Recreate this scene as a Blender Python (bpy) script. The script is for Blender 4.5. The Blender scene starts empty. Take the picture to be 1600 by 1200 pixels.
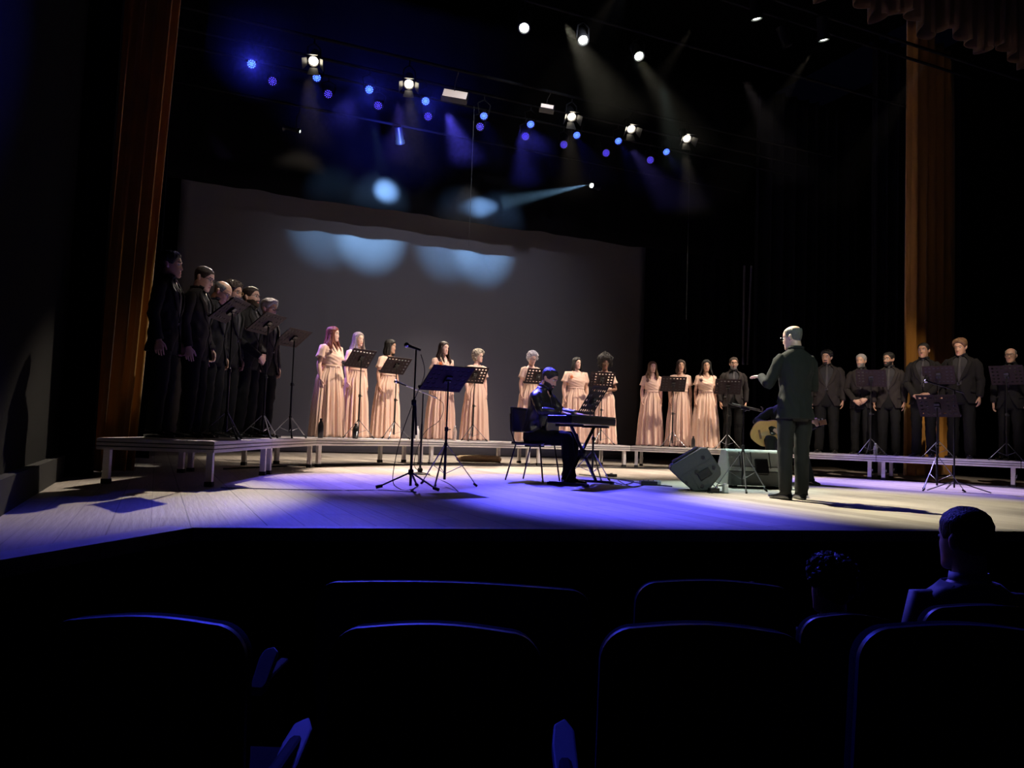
import bpy, math, random
from mathutils import Vector as V, Matrix, noise
R = math.radians
PI = math.pi
sc = bpy.context.scene
COL = sc.collection

# ------------------------------------------------------------------ camera
FOC, CAMZ = 1240.0, 0.57
yaw, pitch, roll = R(24), math.atan(76 / FOC), R(2.0)
fwd = V((math.sin(yaw) * math.cos(pitch), math.cos(yaw) * math.cos(pitch), math.sin(pitch)))
r0 = V((math.cos(yaw), -math.sin(yaw), 0)); u0 = r0.cross(fwd)
rgt = r0 * math.cos(roll) + u0 * math.sin(roll)
upv = u0 * math.cos(roll) - r0 * math.sin(roll)
CAM = V((0, 0, CAMZ))
cam_data = bpy.data.cameras.new('camera')
cam_data.sensor_width = 36.0
cam_data.lens = 36.0 * FOC / 1600.0
cam_data.clip_start = 0.05
cam_data.clip_end = 200
cam = bpy.data.objects.new('camera', cam_data)
COL.objects.link(cam)
m = Matrix((rgt, upv, -fwd)).transposed().to_4x4()
m.translation = CAM
cam.matrix_world = m
sc.camera = cam

# ------------------------------------------------------------------ pixel -> place helpers
def ray(px, py):
    return fwd + rgt * ((px - 800) / FOC) - upv * ((py - 600) / FOC)
def at_z(px, py, z):
    d = ray(px, py); return CAM + d * ((z - CAMZ) / d.z)
def at_Y(px, py, y):
    d = ray(px, py); return CAM + d * (y / d.y)
def at_d(px, py, dist):
    return CAM + ray(px, py) * dist
def depth_of(p): return (V(p) - CAM).dot(fwd)
def px_of(p):
    d = V(p) - CAM; return 800 + FOC * d.dot(rgt) / d.dot(fwd)
def at_border(px, py): return at_Y(px, py, 16.3)

# ------------------------------------------------------------------ world, exposure
world = bpy.data.worlds.new('dark_hall')
sc.world = world
world.use_nodes = True
world.node_tree.nodes['Background'].inputs[0].default_value = (0.25, 0.3, 1.0, 1)
world.node_tree.nodes['Background'].inputs[1].default_value = 0.0012
sc.view_settings.view_transform = 'Standard'
sc.view_settings.look = 'None'
sc.view_settings.gamma = 1
sc.view_settings.exposure = 0.0
sc.view_settings.use_curve_mapping = False

# ------------------------------------------------------------------ stage lamps and added fills (light)
WARM = (1.0, 0.84, 0.66)
WHITE = (1.0, 0.92, 0.80)
COOL = (0.72, 0.95, 0.85)
BLUE = (0.10, 0.09, 1.0)
CYAN = (0.30, 0.62, 1.0)

def spot(name, loc, target, power, color, angle, blend=0.5, radius=0.06):
    d = bpy.data.lights.new(name, 'SPOT')
    d.energy = power; d.color = color
    d.spot_size = R(angle); d.spot_blend = blend
    d.shadow_soft_size = radius
    o = bpy.data.objects.new(name, d)
    COL.objects.link(o)
    o.location = loc
    o.rotation_euler = (V(target) - V(loc)).to_track_quat('-Z', 'Y').to_euler()
    return o

# key lamps: steep white lamps over the middle of the stage, lighting the choir from its front right
for i, (lx, ly, tx, ty, pw, an) in enumerate([(5.6, 9.2, 2.9, 12.3, 2900, 20), (7.2, 9.8, 4.7, 12.8, 2900, 19), (9.4, 9.6, 7.2, 12.9, 3100, 22), (11.2, 8.9, 9.5, 12.3, 2900, 20)]):
    spot('key_lamp', (lx, ly, 6.9), (tx, ty, 1.35), pw, WARM, an, 0.5, .03)
spot('choir_fill', (6.5, 3.0, 8.0), (6.2, 12.9, 1.0), 700, (.72, .52, 1.0), 33, 0.6, .2)
spot('key_lamp', (7.0, 5.2, 6.6), (10.9, 9.9, 1.6), 2400, WARM, 16, 0.8)
spot('key_lamp', (8.3, 5.0, 6.6), (11.9, 8.6, 1.8), 1200, WARM, 18, 0.8)
spot('key_lamp', (3.0, 7.2, 7.4), (0.7, 9.3, 2.15), 1200, WHITE, 17, 1.0)
spot('front_lamp', (1.6, -1.0, 5.8), (5.9, 7.2, .9), 1300, COOL, 17, 0.6)
spot('front_lamp', (2.0, 1.0, 6.0), (4.7, 9.0, .9), 1300, WHITE, 10, 0.8)
# back and top white lamps
spot('back_lamp', (2.80, 15.75, 6.7), (-0.1, 6.9, 0), 4200, WARM, 15, 0.7, .03)
spot('back_lamp', (5.0, 9.8, 6.4), (5.8, 5.5, 0), 6800, (1.0, .94, .70), 25, 0.9, .04)
spot('back_lamp', (6.4, 10.1, 6.4), (7.7, 6.4, 0), 5000, (1.0, .94, .70), 25, 0.9)
spot('back_lamp', (7.2, 10.6, 6.4), (6.6, 8.0, 0.3), 4200, COOL, 20, 0.9)
spot('top_lamp', (1.8, 12.05, 5.9), (2.2, 9.9, 0), 2600, (1, .8, .72), 32, 0.9)
spot('top_lamp', (3.4, 12.05, 5.9), (3.6, 10.9, 0), 3600, WARM, 40, 0.9)
spot('top_lamp', (6.3, 12.05, 5.9), (6.4, 11.3, 0), 3400, WARM, 40, 0.9)
spot('top_lamp', (8.7, 12.0, 5.9), (9.0, 10.8, 0), 3000, WARM, 40, 0.9)
spot('top_lamp', (5.8, 15.8, 6.0), (5.4, 14.2, 0), 2600, WARM, 80, 0.9)
# blue washes from the row of led cans, and one added for the border
spot('blue_wash', (3.4, 12.6, 6.0), (2.1, 8.4, 0), 6500, (.20, .14, 1.0), 22, 0.9)
spot('blue_wash', (4.2, 12.6, 6.0), (3.7, 6.2, 0), 20000, BLUE, 20, 0.9)
spot('blue_wash', (5.6, 12.6, 6.0), (4.4, 8.6, 0), 11000, BLUE, 24, 0.9)
spot('blue_wash', (7.9, 12.6, 6.0), (9.8, 8.2, 0), 8000, (.26, .20, 1.0), 34, 0.9)
spot('top_lamp', (8.4, 10.0, 6.4), (10.3, 7.9, .2), 3200, (1.0, .84, .86), 30, 0.9)
spot('blue_wash', (2.6, 12.6, 6.0), (0.3, 4.7, 0), 2200, BLUE, 18, 0.9)
spot('blue_side_lamp', (0.3, 13.2, 5.4), (2.4, 11.9, 1.9), 2400, (.45, .28, 1.0), 20, 0.9)
spot('blue_wash', (5.6, 12.6, 6.0), (2.6, 2.0, 0.1), 2600, BLUE, 9, 0.9)
spot('blue_wash', (4.0, 13.8, 5.6), (4.0, 16.3, 7.6), 1300, (.05, .07, 1.0), 88, 1.0)  # added blue fill that gives the border its navy glow
# moving heads on the border and the screen
spot('moving_head_beam', (3.2, 13.6, 5.9), at_border(603, 299), 60000, CYAN, 12, 1.0)
spot('moving_head_beam', V(at_Y(925, 290, 15.0)) + V((-.1, -.03, .0)), at_border(752, 324), 30000, CYAN, 13, 1.0, .02)
for sx0, tx0, pw in ((3.0, 3.1, 1300), (3.9, 4.1, 4000), (5.9, 5.9, 1700), (6.8, 6.8, 3000)):
    spot('screen_lamp', (sx0, 13.0, 6.8), (tx0, 17.2, 4.93), pw, CYAN, 23, 1.0)
spot('screen_fill', (5.5, 9.0, 6.6), (5.6, 17.2, 2.8), 620, (.80, .84, 1.0), 62, 0.8)  # soft fill added to lift the whole screen, not a moving head
# warm spill added to light the house curtains
spot('curtain_spill', (5.5, 10.5, 3.5), (0.2, 9.3, 2.6), 60, (1.0, .75, .5), 60, 0.9)
spot('curtain_spill', (8.0, 4.5, 6.0), (12.6, 10.5, 1.2), 760, (1.0, .75, .5), 18, 0.9)


# ------------------------------------------------------------------ materials
def mat(name, col, rough=0.6, metal=0.0, var=0.0, scale=40.0, bump=0.0, bscale=None, spec=0.5,
        emit=None, estr=0.0, stretch=(1, 1, 1), sheen=0.0, alpha=1.0, trans=0.0):
    mt = bpy.data.materials.new(name); mt.use_nodes = True
    nt = mt.node_tree; b = nt.nodes['Principled BSDF']
    b.inputs['Base Color'].default_value = (*col, 1)
    b.inputs['Roughness'].default_value = rough
    b.inputs['Metallic'].default_value = metal
    b.inputs['Specular IOR Level'].default_value = spec
    b.inputs['Sheen Weight'].default_value = sheen
    b.inputs['Transmission Weight'].default_value = trans
    if emit is not None:
        b.inputs['Emission Color'].default_value = (*emit, 1)
        b.inputs['Emission Strength'].default_value = estr
    if var > 0 or bump > 0:
        tc = nt.nodes.new('ShaderNodeTexCoord'); mp = nt.nodes.new('ShaderNodeMapping')
        mp.inputs['Scale'].default_value = stretch
        nt.links.new(tc.outputs['Object'], mp.inputs[0])
        if var > 0:
            n = nt.nodes.new('ShaderNodeTexNoise'); n.inputs['Scale'].default_value = scale
            n.inputs['Detail'].default_value = 3
            nt.links.new(mp.outputs[0], n.inputs['Vector'])
            mx = nt.nodes.new('ShaderNodeMix'); mx.data_type = 'RGBA'
            mx.inputs[6].default_value = (*[c * (1 - var) for c in col], 1)
            mx.inputs[7].default_value = (*[min(1, c * (1 + var)) for c in col], 1)
            nt.links.new(n.outputs['Fac'], mx.inputs[0])
            nt.links.new(mx.outputs[2], b.inputs['Base Color'])
        if bump > 0:
            n2 = nt.nodes.new('ShaderNodeTexNoise'); n2.inputs['Scale'].default_value = bscale or scale * 3
            nt.links.new(mp.outputs[0], n2.inputs['Vector'])
            bp = nt.nodes.new('ShaderNodeBump'); bp.inputs['Strength'].default_value = bump
            bp.inputs['Distance'].default_value = 0.01
            nt.links.new(n2.outputs['Fac'], bp.inputs['Height'])
            nt.links.new(bp.outputs[0], b.inputs['Normal'])
    return mt

M = {}
M['drape'] = mat('black_drape', (0.006, 0.006, 0.008), 0.95, var=0.3, scale=3, spec=0.1)
M['backdrape'] = mat('black_velour', (0.010, 0.010, 0.016), 0.95, var=0.3, scale=3, spec=0.03)
M['border'] = mat('black_border_velour', (0.0045, 0.0045, 0.006), 0.95, var=0.2, scale=3, spec=0.02)
M['screen'] = mat('grey_screen_cloth', (0.125, 0.122, 0.142), 0.9, var=0.06, scale=60, spec=0.1)
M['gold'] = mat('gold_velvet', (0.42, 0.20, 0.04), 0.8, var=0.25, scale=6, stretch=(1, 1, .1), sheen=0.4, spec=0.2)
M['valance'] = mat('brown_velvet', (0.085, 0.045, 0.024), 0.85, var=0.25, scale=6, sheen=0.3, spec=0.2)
M['blackpaint'] = mat('black_paint', (0.007, 0.007, 0.008), 0.8, var=0.2, scale=10, spec=0.15)
M['wallblack'] = mat('black_wall', (0.0016, 0.0016, 0.0022), 0.95, var=0.2, scale=4, spec=0.05)
M['blackmetal'] = mat('black_metal', (0.012, 0.012, 0.013), 0.35, var=0.1, scale=50, spec=0.4)
M['desk'] = mat('black_desk_metal', (0.030, 0.020, 0.022), 0.6, var=0.1, scale=60, spec=0.12)
M['legmetal'] = mat('glint_stand_leg_metal', (0.22, 0.22, 0.24), 0.32, metal=0.9, var=0.1, scale=60)  # lighter metal than the poles, puts the glints into the legs
M['barmetal'] = mat('dull_black_bar', (0.006, 0.006, 0.007), 0.9, var=0.2, scale=30, spec=0.1)
M['rubber'] = mat('black_rubber', (0.015, 0.015, 0.015), 0.8, var=0.2, scale=90)
M['chrome'] = mat('bright_steel', (0.75, 0.75, 0.76), 0.25, metal=1.0, var=0.05, scale=90)
M['alu'] = mat('aluminium_profile', (0.74, 0.71, 0.70), 0.45, metal=0.15, var=0.12, scale=14, stretch=(1, 1, 6))
M['deck'] = mat('grey_deck_board', (0.42, 0.40, 0.42), 0.6, var=0.18, scale=12)
M['paper'] = mat('white_paper', (0.8, 0.8, 0.78), 0.7, var=0.04, scale=30)
M['suit'] = mat('charcoal_suit_cloth', (0.024, 0.020, 0.020), 0.8, var=0.25, scale=240, bump=0.25, bscale=350, sheen=0.02, spec=0.12)
M['suit2'] = mat('black_suit_cloth', (0.013, 0.012, 0.013), 0.8, var=0.25, scale=240, bump=0.25, bscale=350, sheen=0.02, spec=0.08)
M['suit3'] = mat('dark_grey_suit_cloth', (0.021, 0.022, 0.0205), 0.8, var=0.25, scale=240, bump=0.25, bscale=350, sheen=0.02, spec=0.12)
M['trouser'] = mat('black_trouser_cloth', (0.010, 0.010, 0.010), 0.85, var=0.3, scale=120, bump=0.2, bscale=300, spec=0.1)
M['shirt'] = mat('dark_shirt_cloth', (0.032, 0.031, 0.036), 0.8, var=0.2, scale=100, spec=0.1)
M['satin'] = mat('black_satin_shirt', (0.014, 0.014, 0.017), 0.38, var=0.2, scale=60, bump=0.3, bscale=30)
M['tie'] = mat('charcoal_tie', (0.045, 0.042, 0.048), 0.6, var=0.2, scale=60, spec=0.2)
M['shoe'] = mat('polished_black_leather', (0.012, 0.012, 0.013), 0.18, var=0.1, scale=50, spec=0.8)
M['dress'] = mat('blush_chiffon', (0.72, 0.50, 0.40), 0.75, var=0.08, scale=25, stretch=(4, 4, .4), sheen=0.15, spec=0.2)
M['white_eye'] = mat('eye_white', (0.7, 0.68, 0.66), 0.3)
M['iris'] = mat('eye_iris', (0.03, 0.018, 0.012), 0.2)
M['lips'] = mat('lips', (0.42, 0.14, 0.12), 0.5)
M['lens'] = mat('spectacle_lens', (0.9, 0.9, 0.9), 0.05, trans=0.95)
M['frame'] = mat('spectacle_frame', (0.02, 0.02, 0.02), 0.3)
M['goldmetal'] = mat('gold_frame', (0.7, 0.5, 0.25), 0.3, metal=1)
M['orange_flower'] = mat('orange_flower', (0.75, 0.22, 0.08), 0.7, var=0.3, scale=90)
M['dark_flower'] = mat('dark_brown_flower', (0.09, 0.04, 0.04), 0.7, var=0.3, scale=90)
M['seatcloth'] = mat('dark_blue_seat_fabric', (0.005, 0.005, 0.012), 0.95, spec=0.08, var=0.3, scale=90, bump=0.2)
M['seattrim'] = mat('seat_shell_edge', (0.045, 0.045, 0.06), 0.45, var=0.1, scale=30)
M['armrest'] = mat('pale_armrest_plastic', (0.22, 0.22, 0.28), 0.6, var=0.08, scale=30)
M['amp'] = mat('grey_speaker_plastic', (0.042, 0.045, 0.044), 0.5, var=0.15, scale=80, bump=0.3, bscale=220)
M['amplight'] = mat('lit_pale_speaker_plastic', (0.42, 0.45, 0.43), 0.5, var=0.1, scale=80, bump=0.3, bscale=220)
M['grille'] = mat('speaker_grille', (0.02, 0.02, 0.02), 0.5, metal=0.5, var=0.3, scale=300)
M['plastic'] = mat('black_plastic', (0.008, 0.008, 0.010), 0.35, var=0.1, scale=60)
M['keywhite'] = mat('white_keys', (0.75, 0.74, 0.7), 0.3, var=0.03, scale=30)
M['spruce'] = mat('pale_spruce_top', (0.80, 0.46, 0.16), 0.3, var=0.15, scale=20, stretch=(8, 1, 1))
M['mahog'] = mat('brown_mahogany', (0.22, 0.09, 0.04), 0.35, var=0.2, scale=20, stretch=(1, 1, 4))
M['tan'] = mat('tan_canvas', (0.48, 0.33, 0.2), 0.8, var=0.2, scale=15)
M['clear'] = mat('clear_plastic', (0.9, 0.93, 0.95), 0.08, trans=0.9)
M['whiteplastic'] = mat('white_plastic', (0.75, 0.76, 0.74), 0.4, var=0.05, scale=40)
M['em_white'] = mat('lit_lamp_white', (0.9, 0.9, 0.9), 0.4, emit=(1.0, 0.88, 0.66), estr=9)
M['em_cool'] = mat('lit_lamp_cool', (0.9, 0.9, 0.9), 0.4, emit=(0.92, 1.0, 0.86), estr=9)
M['em_blue'] = mat('lit_led_blue', (0.1, 0.1, 0.5), 0.4, emit=(0.035, 0.085, 1.0), estr=8)
M['em_dimblue'] = mat('dim_led_blue', (0.1, 0.1, 0.5), 0.4, emit=(0.10, 0.06, 1.0), estr=3.2)
M['em_panel'] = mat('lit_flood_panel', (0.8, 0.75, 0.7), 0.5, emit=(1.0, 0.80, 0.70), estr=0.55)
M['em_tiny'] = mat('indicator_light', (0.8, 0.8, 0.8), 0.5, emit=(0.9, 0.95, 1.0), estr=3)

SKIN = {}
def skin(tone):
    if tone not in SKIN:
        SKIN[tone] = mat('skin_' + '_'.join('%d' % (c * 100) for c in tone), tone, 0.5, var=0.10, scale=60)
        SKIN[tone].node_tree.nodes['Principled BSDF'].inputs['Subsurface Weight'].default_value = 0.0
    return SKIN[tone]
HAIRM = {}
def hairmat(c):
    if c not in HAIRM:
        HAIRM[c] = mat('hair_' + '_'.join('%d' % (v * 100) for v in c), c, 0.5, var=0.45, scale=60, bump=0.8, bscale=130, stretch=(1.6, 1.6, .35))
    return HAIRM[c]

# wooden stage floor: boards running upstage
def floor_material():
    mt = bpy.data.materials.new('worn_stage_boards'); mt.use_nodes = True
    nt = mt.node_tree; b = nt.nodes['Principled BSDF']; N = nt.nodes.new; L = nt.links.new
    tc = N('ShaderNodeTexCoord'); sp = N('ShaderNodeSeparateXYZ'); L(tc.outputs['Object'], sp.inputs[0])
    def mth(op, a, bb=None):
        n = N('ShaderNodeMath'); n.operation = op
        for i, x in enumerate((a, bb)):
            if x is None: continue
            if isinstance(x, (int, float)): n.inputs[i].default_value = x
            else: L(x, n.inputs[i])
        return n.outputs[0]
    bx = mth('DIVIDE', sp.outputs[0], 0.20)
    idx = mth('FLOOR', bx); fr = mth('FRACT', bx)
    wn = N('ShaderNodeTexWhiteNoise'); wn.noise_dimensions = '1D'; L(idx, wn.inputs['W'])
    # cross joints at a random place along each board
    yy = mth('ADD', mth('DIVIDE', sp.outputs[1], 3.6), wn.outputs['Value'])
    idy = mth('FLOOR', yy); fy = mth('FRACT', yy)
    wn2 = N('ShaderNodeTexWhiteNoise'); wn2.noise_dimensions = '2D'
    cb = N('ShaderNodeCombineXYZ'); L(idx, cb.inputs[0]); L(idy, cb.inputs[1]); L(cb.outputs[0], wn2.inputs['Vector'])
    mp = N('ShaderNodeMapping'); mp.inputs['Scale'].default_value = (14, 0.9, 1); L(tc.outputs['Object'], mp.inputs[0])
    gr = N('ShaderNodeTexNoise'); gr.inputs['Scale'].default_value = 3; gr.inputs['Detail'].default_value = 6; L(mp.outputs[0], gr.inputs['Vector'])
    st = N('ShaderNodeTexNoise'); st.inputs['Scale'].default_value = 0.9; st.inputs['Detail'].default_value = 5; L(tc.outputs['Object'], st.inputs['Vector'])
    t = mth('ADD', mth('MULTIPLY', wn2.outputs['Value'], 0.30), mth('MULTIPLY', gr.outputs['Fac'], 0.55))
    t = mth('ADD', t, mth('MULTIPLY', st.outputs['Fac'], 0.40))
    cr = N('ShaderNodeValToRGB'); L(t, cr.inputs[0])
    cr.color_ramp.elements[0].position = 0.25; cr.color_ramp.elements[0].color = (0.20, 0.165, 0.14, 1)
    cr.color_ramp.elements[1].position = 0.95; cr.color_ramp.elements[1].color = (0.47, 0.42, 0.37, 1)
    g1 = mth('LESS_THAN', fr, 0.035); g2 = mth('LESS_THAN', fy, 0.003); gap = mth('MAXIMUM', g1, g2)
    wn3 = N('ShaderNodeTexWhiteNoise'); wn3.noise_dimensions = '1D'; L(mth('ADD', idx, 17.3), wn3.inputs['W'])
    gap = mth('MULTIPLY', gap, mth('ADD', mth('MULTIPLY', wn3.outputs['Value'], 0.7), 0.25))
    mx = N('ShaderNodeMix'); mx.data_type = 'RGBA'; L(gap, mx.inputs[0]); L(cr.outputs[0], mx.inputs[6]); mx.inputs[7].default_value = (0.02, 0.016, 0.014, 1)
    L(mx.outputs[2], b.inputs['Base Color'])
    b.inputs['Roughness'].default_value = 0.55
    b.inputs['Specular IOR Level'].default_value = 0.35
    bp = N('ShaderNodeBump'); bp.inputs['Strength'].default_value = 0.25; bp.inputs['Distance'].default_value = 0.01
    L(mth('SUBTRACT', gr.outputs['Fac'], mth('MULTIPLY', gap, 2.0)), bp.inputs['Height']); L(bp.outputs[0], b.inputs['Normal'])
    return mt
M['floor'] = floor_material()
M['nosing'] = mat('smooth_stage_nosing', (0.36, 0.33, 0.32), 0.5, var=0.15, scale=5)

# ------------------------------------------------------------------ mesh builder
class MB:
    def __init__(s): s.v = []; s.f = []; s.m = []
    def add(s, verts, faces, mi=0):
        o = len(s.v); s.v += [V(p) for p in verts]
        s.f += [tuple(i + o for i in f) for f in faces]; s.m += [mi] * len(faces)
    def box(s, c, size, rot=None, mi=0):
        hx, hy, hz = [d / 2 for d in size]; c = V(c)
        pts = [V((x, y, z)) for x in (-hx, hx) for y in (-hy, hy) for z in (-hz, hz)]
        if rot is not None: pts = [rot @ p for p in pts]
        s.add([p + c for p in pts], [(0, 1, 3, 2), (4, 6, 7, 5), (0, 4, 5, 1), (2, 3, 7, 6), (0, 2, 6, 4), (1, 5, 7, 3)], mi)
    def loft(s, rings, mi=0, cap=True, closed=True):
        n = len(rings[0]); o = len(s.v)
        for r in rings: s.v += [V(p) for p in r]
        for i in range(len(rings) - 1):
            for j in range(n if closed else n - 1):
                k = (j + 1) % n
                s.f.append((o + i * n + j, o + i * n + k, o + (i + 1) * n + k, o + (i + 1) * n + j)); s.m.append(mi)
        if cap:
            s.f.append(tuple(o + j for j in reversed(range(n)))); s.m.append(mi)
            e = o + (len(rings) - 1) * n
            s.f.append(tuple(e + j for j in range(n))); s.m.append(mi)
    def path(s, pts, rad, hint=(1, 0, 0), n=10, mi=0, cap=True, fn=None):
        """elliptical tube along pts; rad = list of r or (ru, rv); ru runs along hint"""
        pts = [V(p) for p in pts]; rings = []
        for i, p in enumerate(pts):
            a = pts[max(0, i - 1)]; b = pts[min(len(pts) - 1, i + 1)]
            t = (b - a).normalized() if (b - a).length > 1e-9 else V((0, 0, 1))
            h = V(hint); u = h - t * h.dot(t)
            if u.length < 1e-3: u = V((0, 1, 0)) - t * t.y
            if u.length < 1e-3: u = V((0, 0, 1)) - t * t.z
            u.normalize(); w = t.cross(u)
            r = rad[i] if not isinstance(rad, (int, float)) else rad
            ru, rv = r if isinstance(r, tuple) else (r, r)
            ring = []
            for k in range(n):
                an = 2 * PI * k / n
                q = 1.0 if fn is None else fn(i, an)
                ring.append(p + u * (ru * math.cos(an) * q) + w * (rv * math.sin(an) * q))
            rings.append(ring)
        s.loft(rings, mi, cap)
    def tube(s, a, b, r, r2=None, n=10, mi=0, cap=True):
        s.path([a, b], [r, r2 if r2 is not None else r], n=n, mi=mi, cap=cap)
    def lathe(s, prof, c=(0, 0, 0), n=20, mi=0, rot=None, cap=True):
        c = V(c); rings = []
        for r, z in prof:
            ring = [V((r * math.cos(2 * PI * k / n), r * math.sin(2 * PI * k / n), z)) for k in range(n)]
            if rot is not None: ring = [rot @ p for p in ring]
            rings.append([p + c for p in ring])
        s.loft(rings, mi, cap)
    def ball(s, c, r, n=10, mi=0, jit=0.0, seed=0):
        rr = r if isinstance(r, tuple) else (r, r, r); rings = []
        for i in range(1, n):
            ph = PI * i / n; ring = []
            for k in range(n + 4):
                a = 2 * PI * k / (n + 4)
                d = V((math.sin(ph) * math.cos(a), math.sin(ph) * math.sin(a), -math.cos(ph)))
                q = 1 + jit * noise.noise(d * 3 + V((seed, seed * 2, 0)))
                ring.append(V(c) + V((d.x * rr[0], d.y * rr[1], d.z * rr[2])) * q)
            rings.append(ring)
        s.loft(rings, mi)
    def prism(s, poly, z0, z1, mi=0, axis='z'):
        n = len(poly)
        def P(a, b, c):
            return V((a, b, c)) if axis == 'z' else (V((c, a, b)) if axis == 'x' else V((a, c, b)))
        s.loft([[P(x, y, z0) for x, y in poly], [P(x, y, z1) for x, y in poly]], mi)
    def build(s, name, mats, parent=None, smooth=True, tf=None, bevel=0.0, solid=0.0, autosm=True):
        if not isinstance(mats, (list, tuple)): mats = [mats]
        me = bpy.data.meshes.new(name)
        vs = s.v if tf is None else [tf(p) for p in s.v]
        me.from_pydata([tuple(p) for p in vs], [], s.f)
        for mm in mats: me.materials.append(mm)
        me.polygons.foreach_set('material_index', s.m)
        me.polygons.foreach_set('use_smooth', [smooth] * len(s.f))
        me.update()
        if smooth and autosm:
            try: me.set_sharp_from_angle(angle=R(48))
            except Exception: pass
        o = bpy.data.objects.new(name, me); COL.objects.link(o)
        if parent is not None: o.parent = parent
        if bevel > 0:
            b = o.modifiers.new('bevel', 'BEVEL'); b.width = bevel; b.segments = 2; b.limit_method = 'ANGLE'
        if solid > 0:
            b = o.modifiers.new('thickness', 'SOLIDIFY'); b.thickness = solid; b.offset = 0
        return o

def tag(o, label, cat, group=None, kind=None):
    o['label'] = label; o['category'] = cat
    if group: o['group'] = group
    if kind: o['kind'] = kind
    return o
def thing(name, label, cat, loc=(0, 0, 0), rz=0.0, group=None):
    o = bpy.data.objects.new(name, None); COL.objects.link(o)
    o.location = loc; o.rotation_euler = (0, 0, rz); o.empty_display_size = 0.1
    return tag(o, label, cat, group)
def struct(o):
    o['kind'] = 'structure'; return o
def copy_tree(o, parent=None):
    c = o.copy(); COL.objects.link(c)
    if parent is not None: c.parent = parent
    for ch in [x for x in bpy.data.objects if x.parent == o]:
        copy_tree(ch, c)
    return c
def sm(x): x = max(0.0, min(1.0, x)); return x * x * (3 - 2 * x)
def lerp(a, b, t): return a + (b - a) * t
# ------------------------------------------------------------------ people
def interp(tab, z):
    if z <= tab[0][0]: return tab[0][1:]
    for i in range(len(tab) - 1):
        a, b = tab[i], tab[i + 1]
        if z <= b[0]:
            t = (z - a[0]) / (b[0] - a[0]); t = t * .4 + sm(t) * .6
            return tuple(lerp(a[k], b[k], t) for k in range(1, len(a)))
    return tab[-1][1:]
HEAD = [(-.119, .010, .010, -.072), (-.112, .030, .026, -.062), (-.098, .046, .048, -.043), (-.075, .055, .070, -.021),
        (-.045, .063, .084, -.007), (-.01, .069, .091, -.001), (.03, .074, .097, .004), (.06, .073, .095, .007),
        (.085, .063, .083, .010), (.103, .046, .062, .012), (.114, .026, .036, .012), (.119, .006, .008, .012)]
def headsurf(a, z):
    w, d, yc = interp(HEAD, z)
    return V((w * math.sin(a), yc - d * math.cos(a), z))
def gs(x, s): return math.exp(-(x / s) ** 2)
def facebump(a, z, p, f=False):
    if math.cos(a) <= 0.1: return 0
    x = p.x
    d = 0.0
    if -.05 < z < .025:                                   # nose, widening to the tip
        t = (.022 - z) / .062
        d += (.018 if f else .024) * max(0, min(1, t)) ** 1.2 * gs(x, .007 + (.005 if f else .007) * max(0, t)) * (1 if z > -.040 else max(0, 1 + (z + .040) / .009))
    d += (.002 if f else .006) * gs(z - .030, .010) * gs(x, .045)             # brow
    d -= .010 * gs(z - .006, .012) * (gs(x - .031, .014) + gs(x + .031, .014))   # eye sockets
    d += .004 * gs(z + .030, .018) * (gs(x - .042, .016) + gs(x + .042, .016))   # cheeks
    d += .0065 * gs(z + .0625, .0045) * gs(x, .020) + .0075 * gs(z + .0735, .0050) * gs(x, .018)
    d -= .003 * gs(z + .068, .0025) * gs(x, .024)
    d += .005 * gs(z + .102, .012) * gs(x, .018)
    return d
TM = [(.80, .135, .090, .005), (.88, .162, .112, .008), (.96, .162, .112, .005), (1.05, .142, .102, 0), (1.12, .142, .102, 0),
      (1.24, .162, .112, 0), (1.34, .178, .115, .002), (1.40, .182, .095, .008), (1.435, .150, .078, .010), (1.465, .095, .066, .010), (1.50, .060, .060, .008)]
TF = [(.80, .140, .095, .005), (.88, .172, .118, .010), (.96, .165, .112, .006), (1.05, .130, .095, 0), (1.12, .122, .092, 0),
      (1.20, .135, .110, -.006), (1.27, .146, .122, -.012), (1.34, .148, .104, -.002), (1.40, .152, .082, .008), (1.435, .130, .068, .010), (1.465, .080, .058, .010), (1.50, .050, .052, .008)]
JM = [(.74, .192, .138, .004), (.84, .190, .136, .006), (.96, .184, .132, .004), (1.06, .168, .124, 0), (1.14, .166, .122, 0),
      (1.26, .186, .132, -.002), (1.35, .193, .130, 0), (1.405, .196, .108, .006), (1.44, .178, .090, .010), (1.467, .140, .080, .012), (1.492, .092, .076, .012), (1.51, .074, .072, .010)]

def bake_remesh(mb, voxel, tf):
    me = bpy.data.meshes.new('tmp'); me.from_pydata([tuple(tf(p)) for p in mb.v], [], mb.f); me.update()
    o = bpy.data.objects.new('tmp', me); COL.objects.link(o)
    md = o.modifiers.new('r', 'REMESH'); md.mode = 'VOXEL'; md.voxel_size = voxel; md.use_smooth_shade = True
    dg = bpy.context.evaluated_depsgraph_get(); dg.update()
    out = bpy.data.meshes.new_from_object(o.evaluated_get(dg))
    bpy.data.objects.remove(o); bpy.data.meshes.remove(me)
    return out

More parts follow.
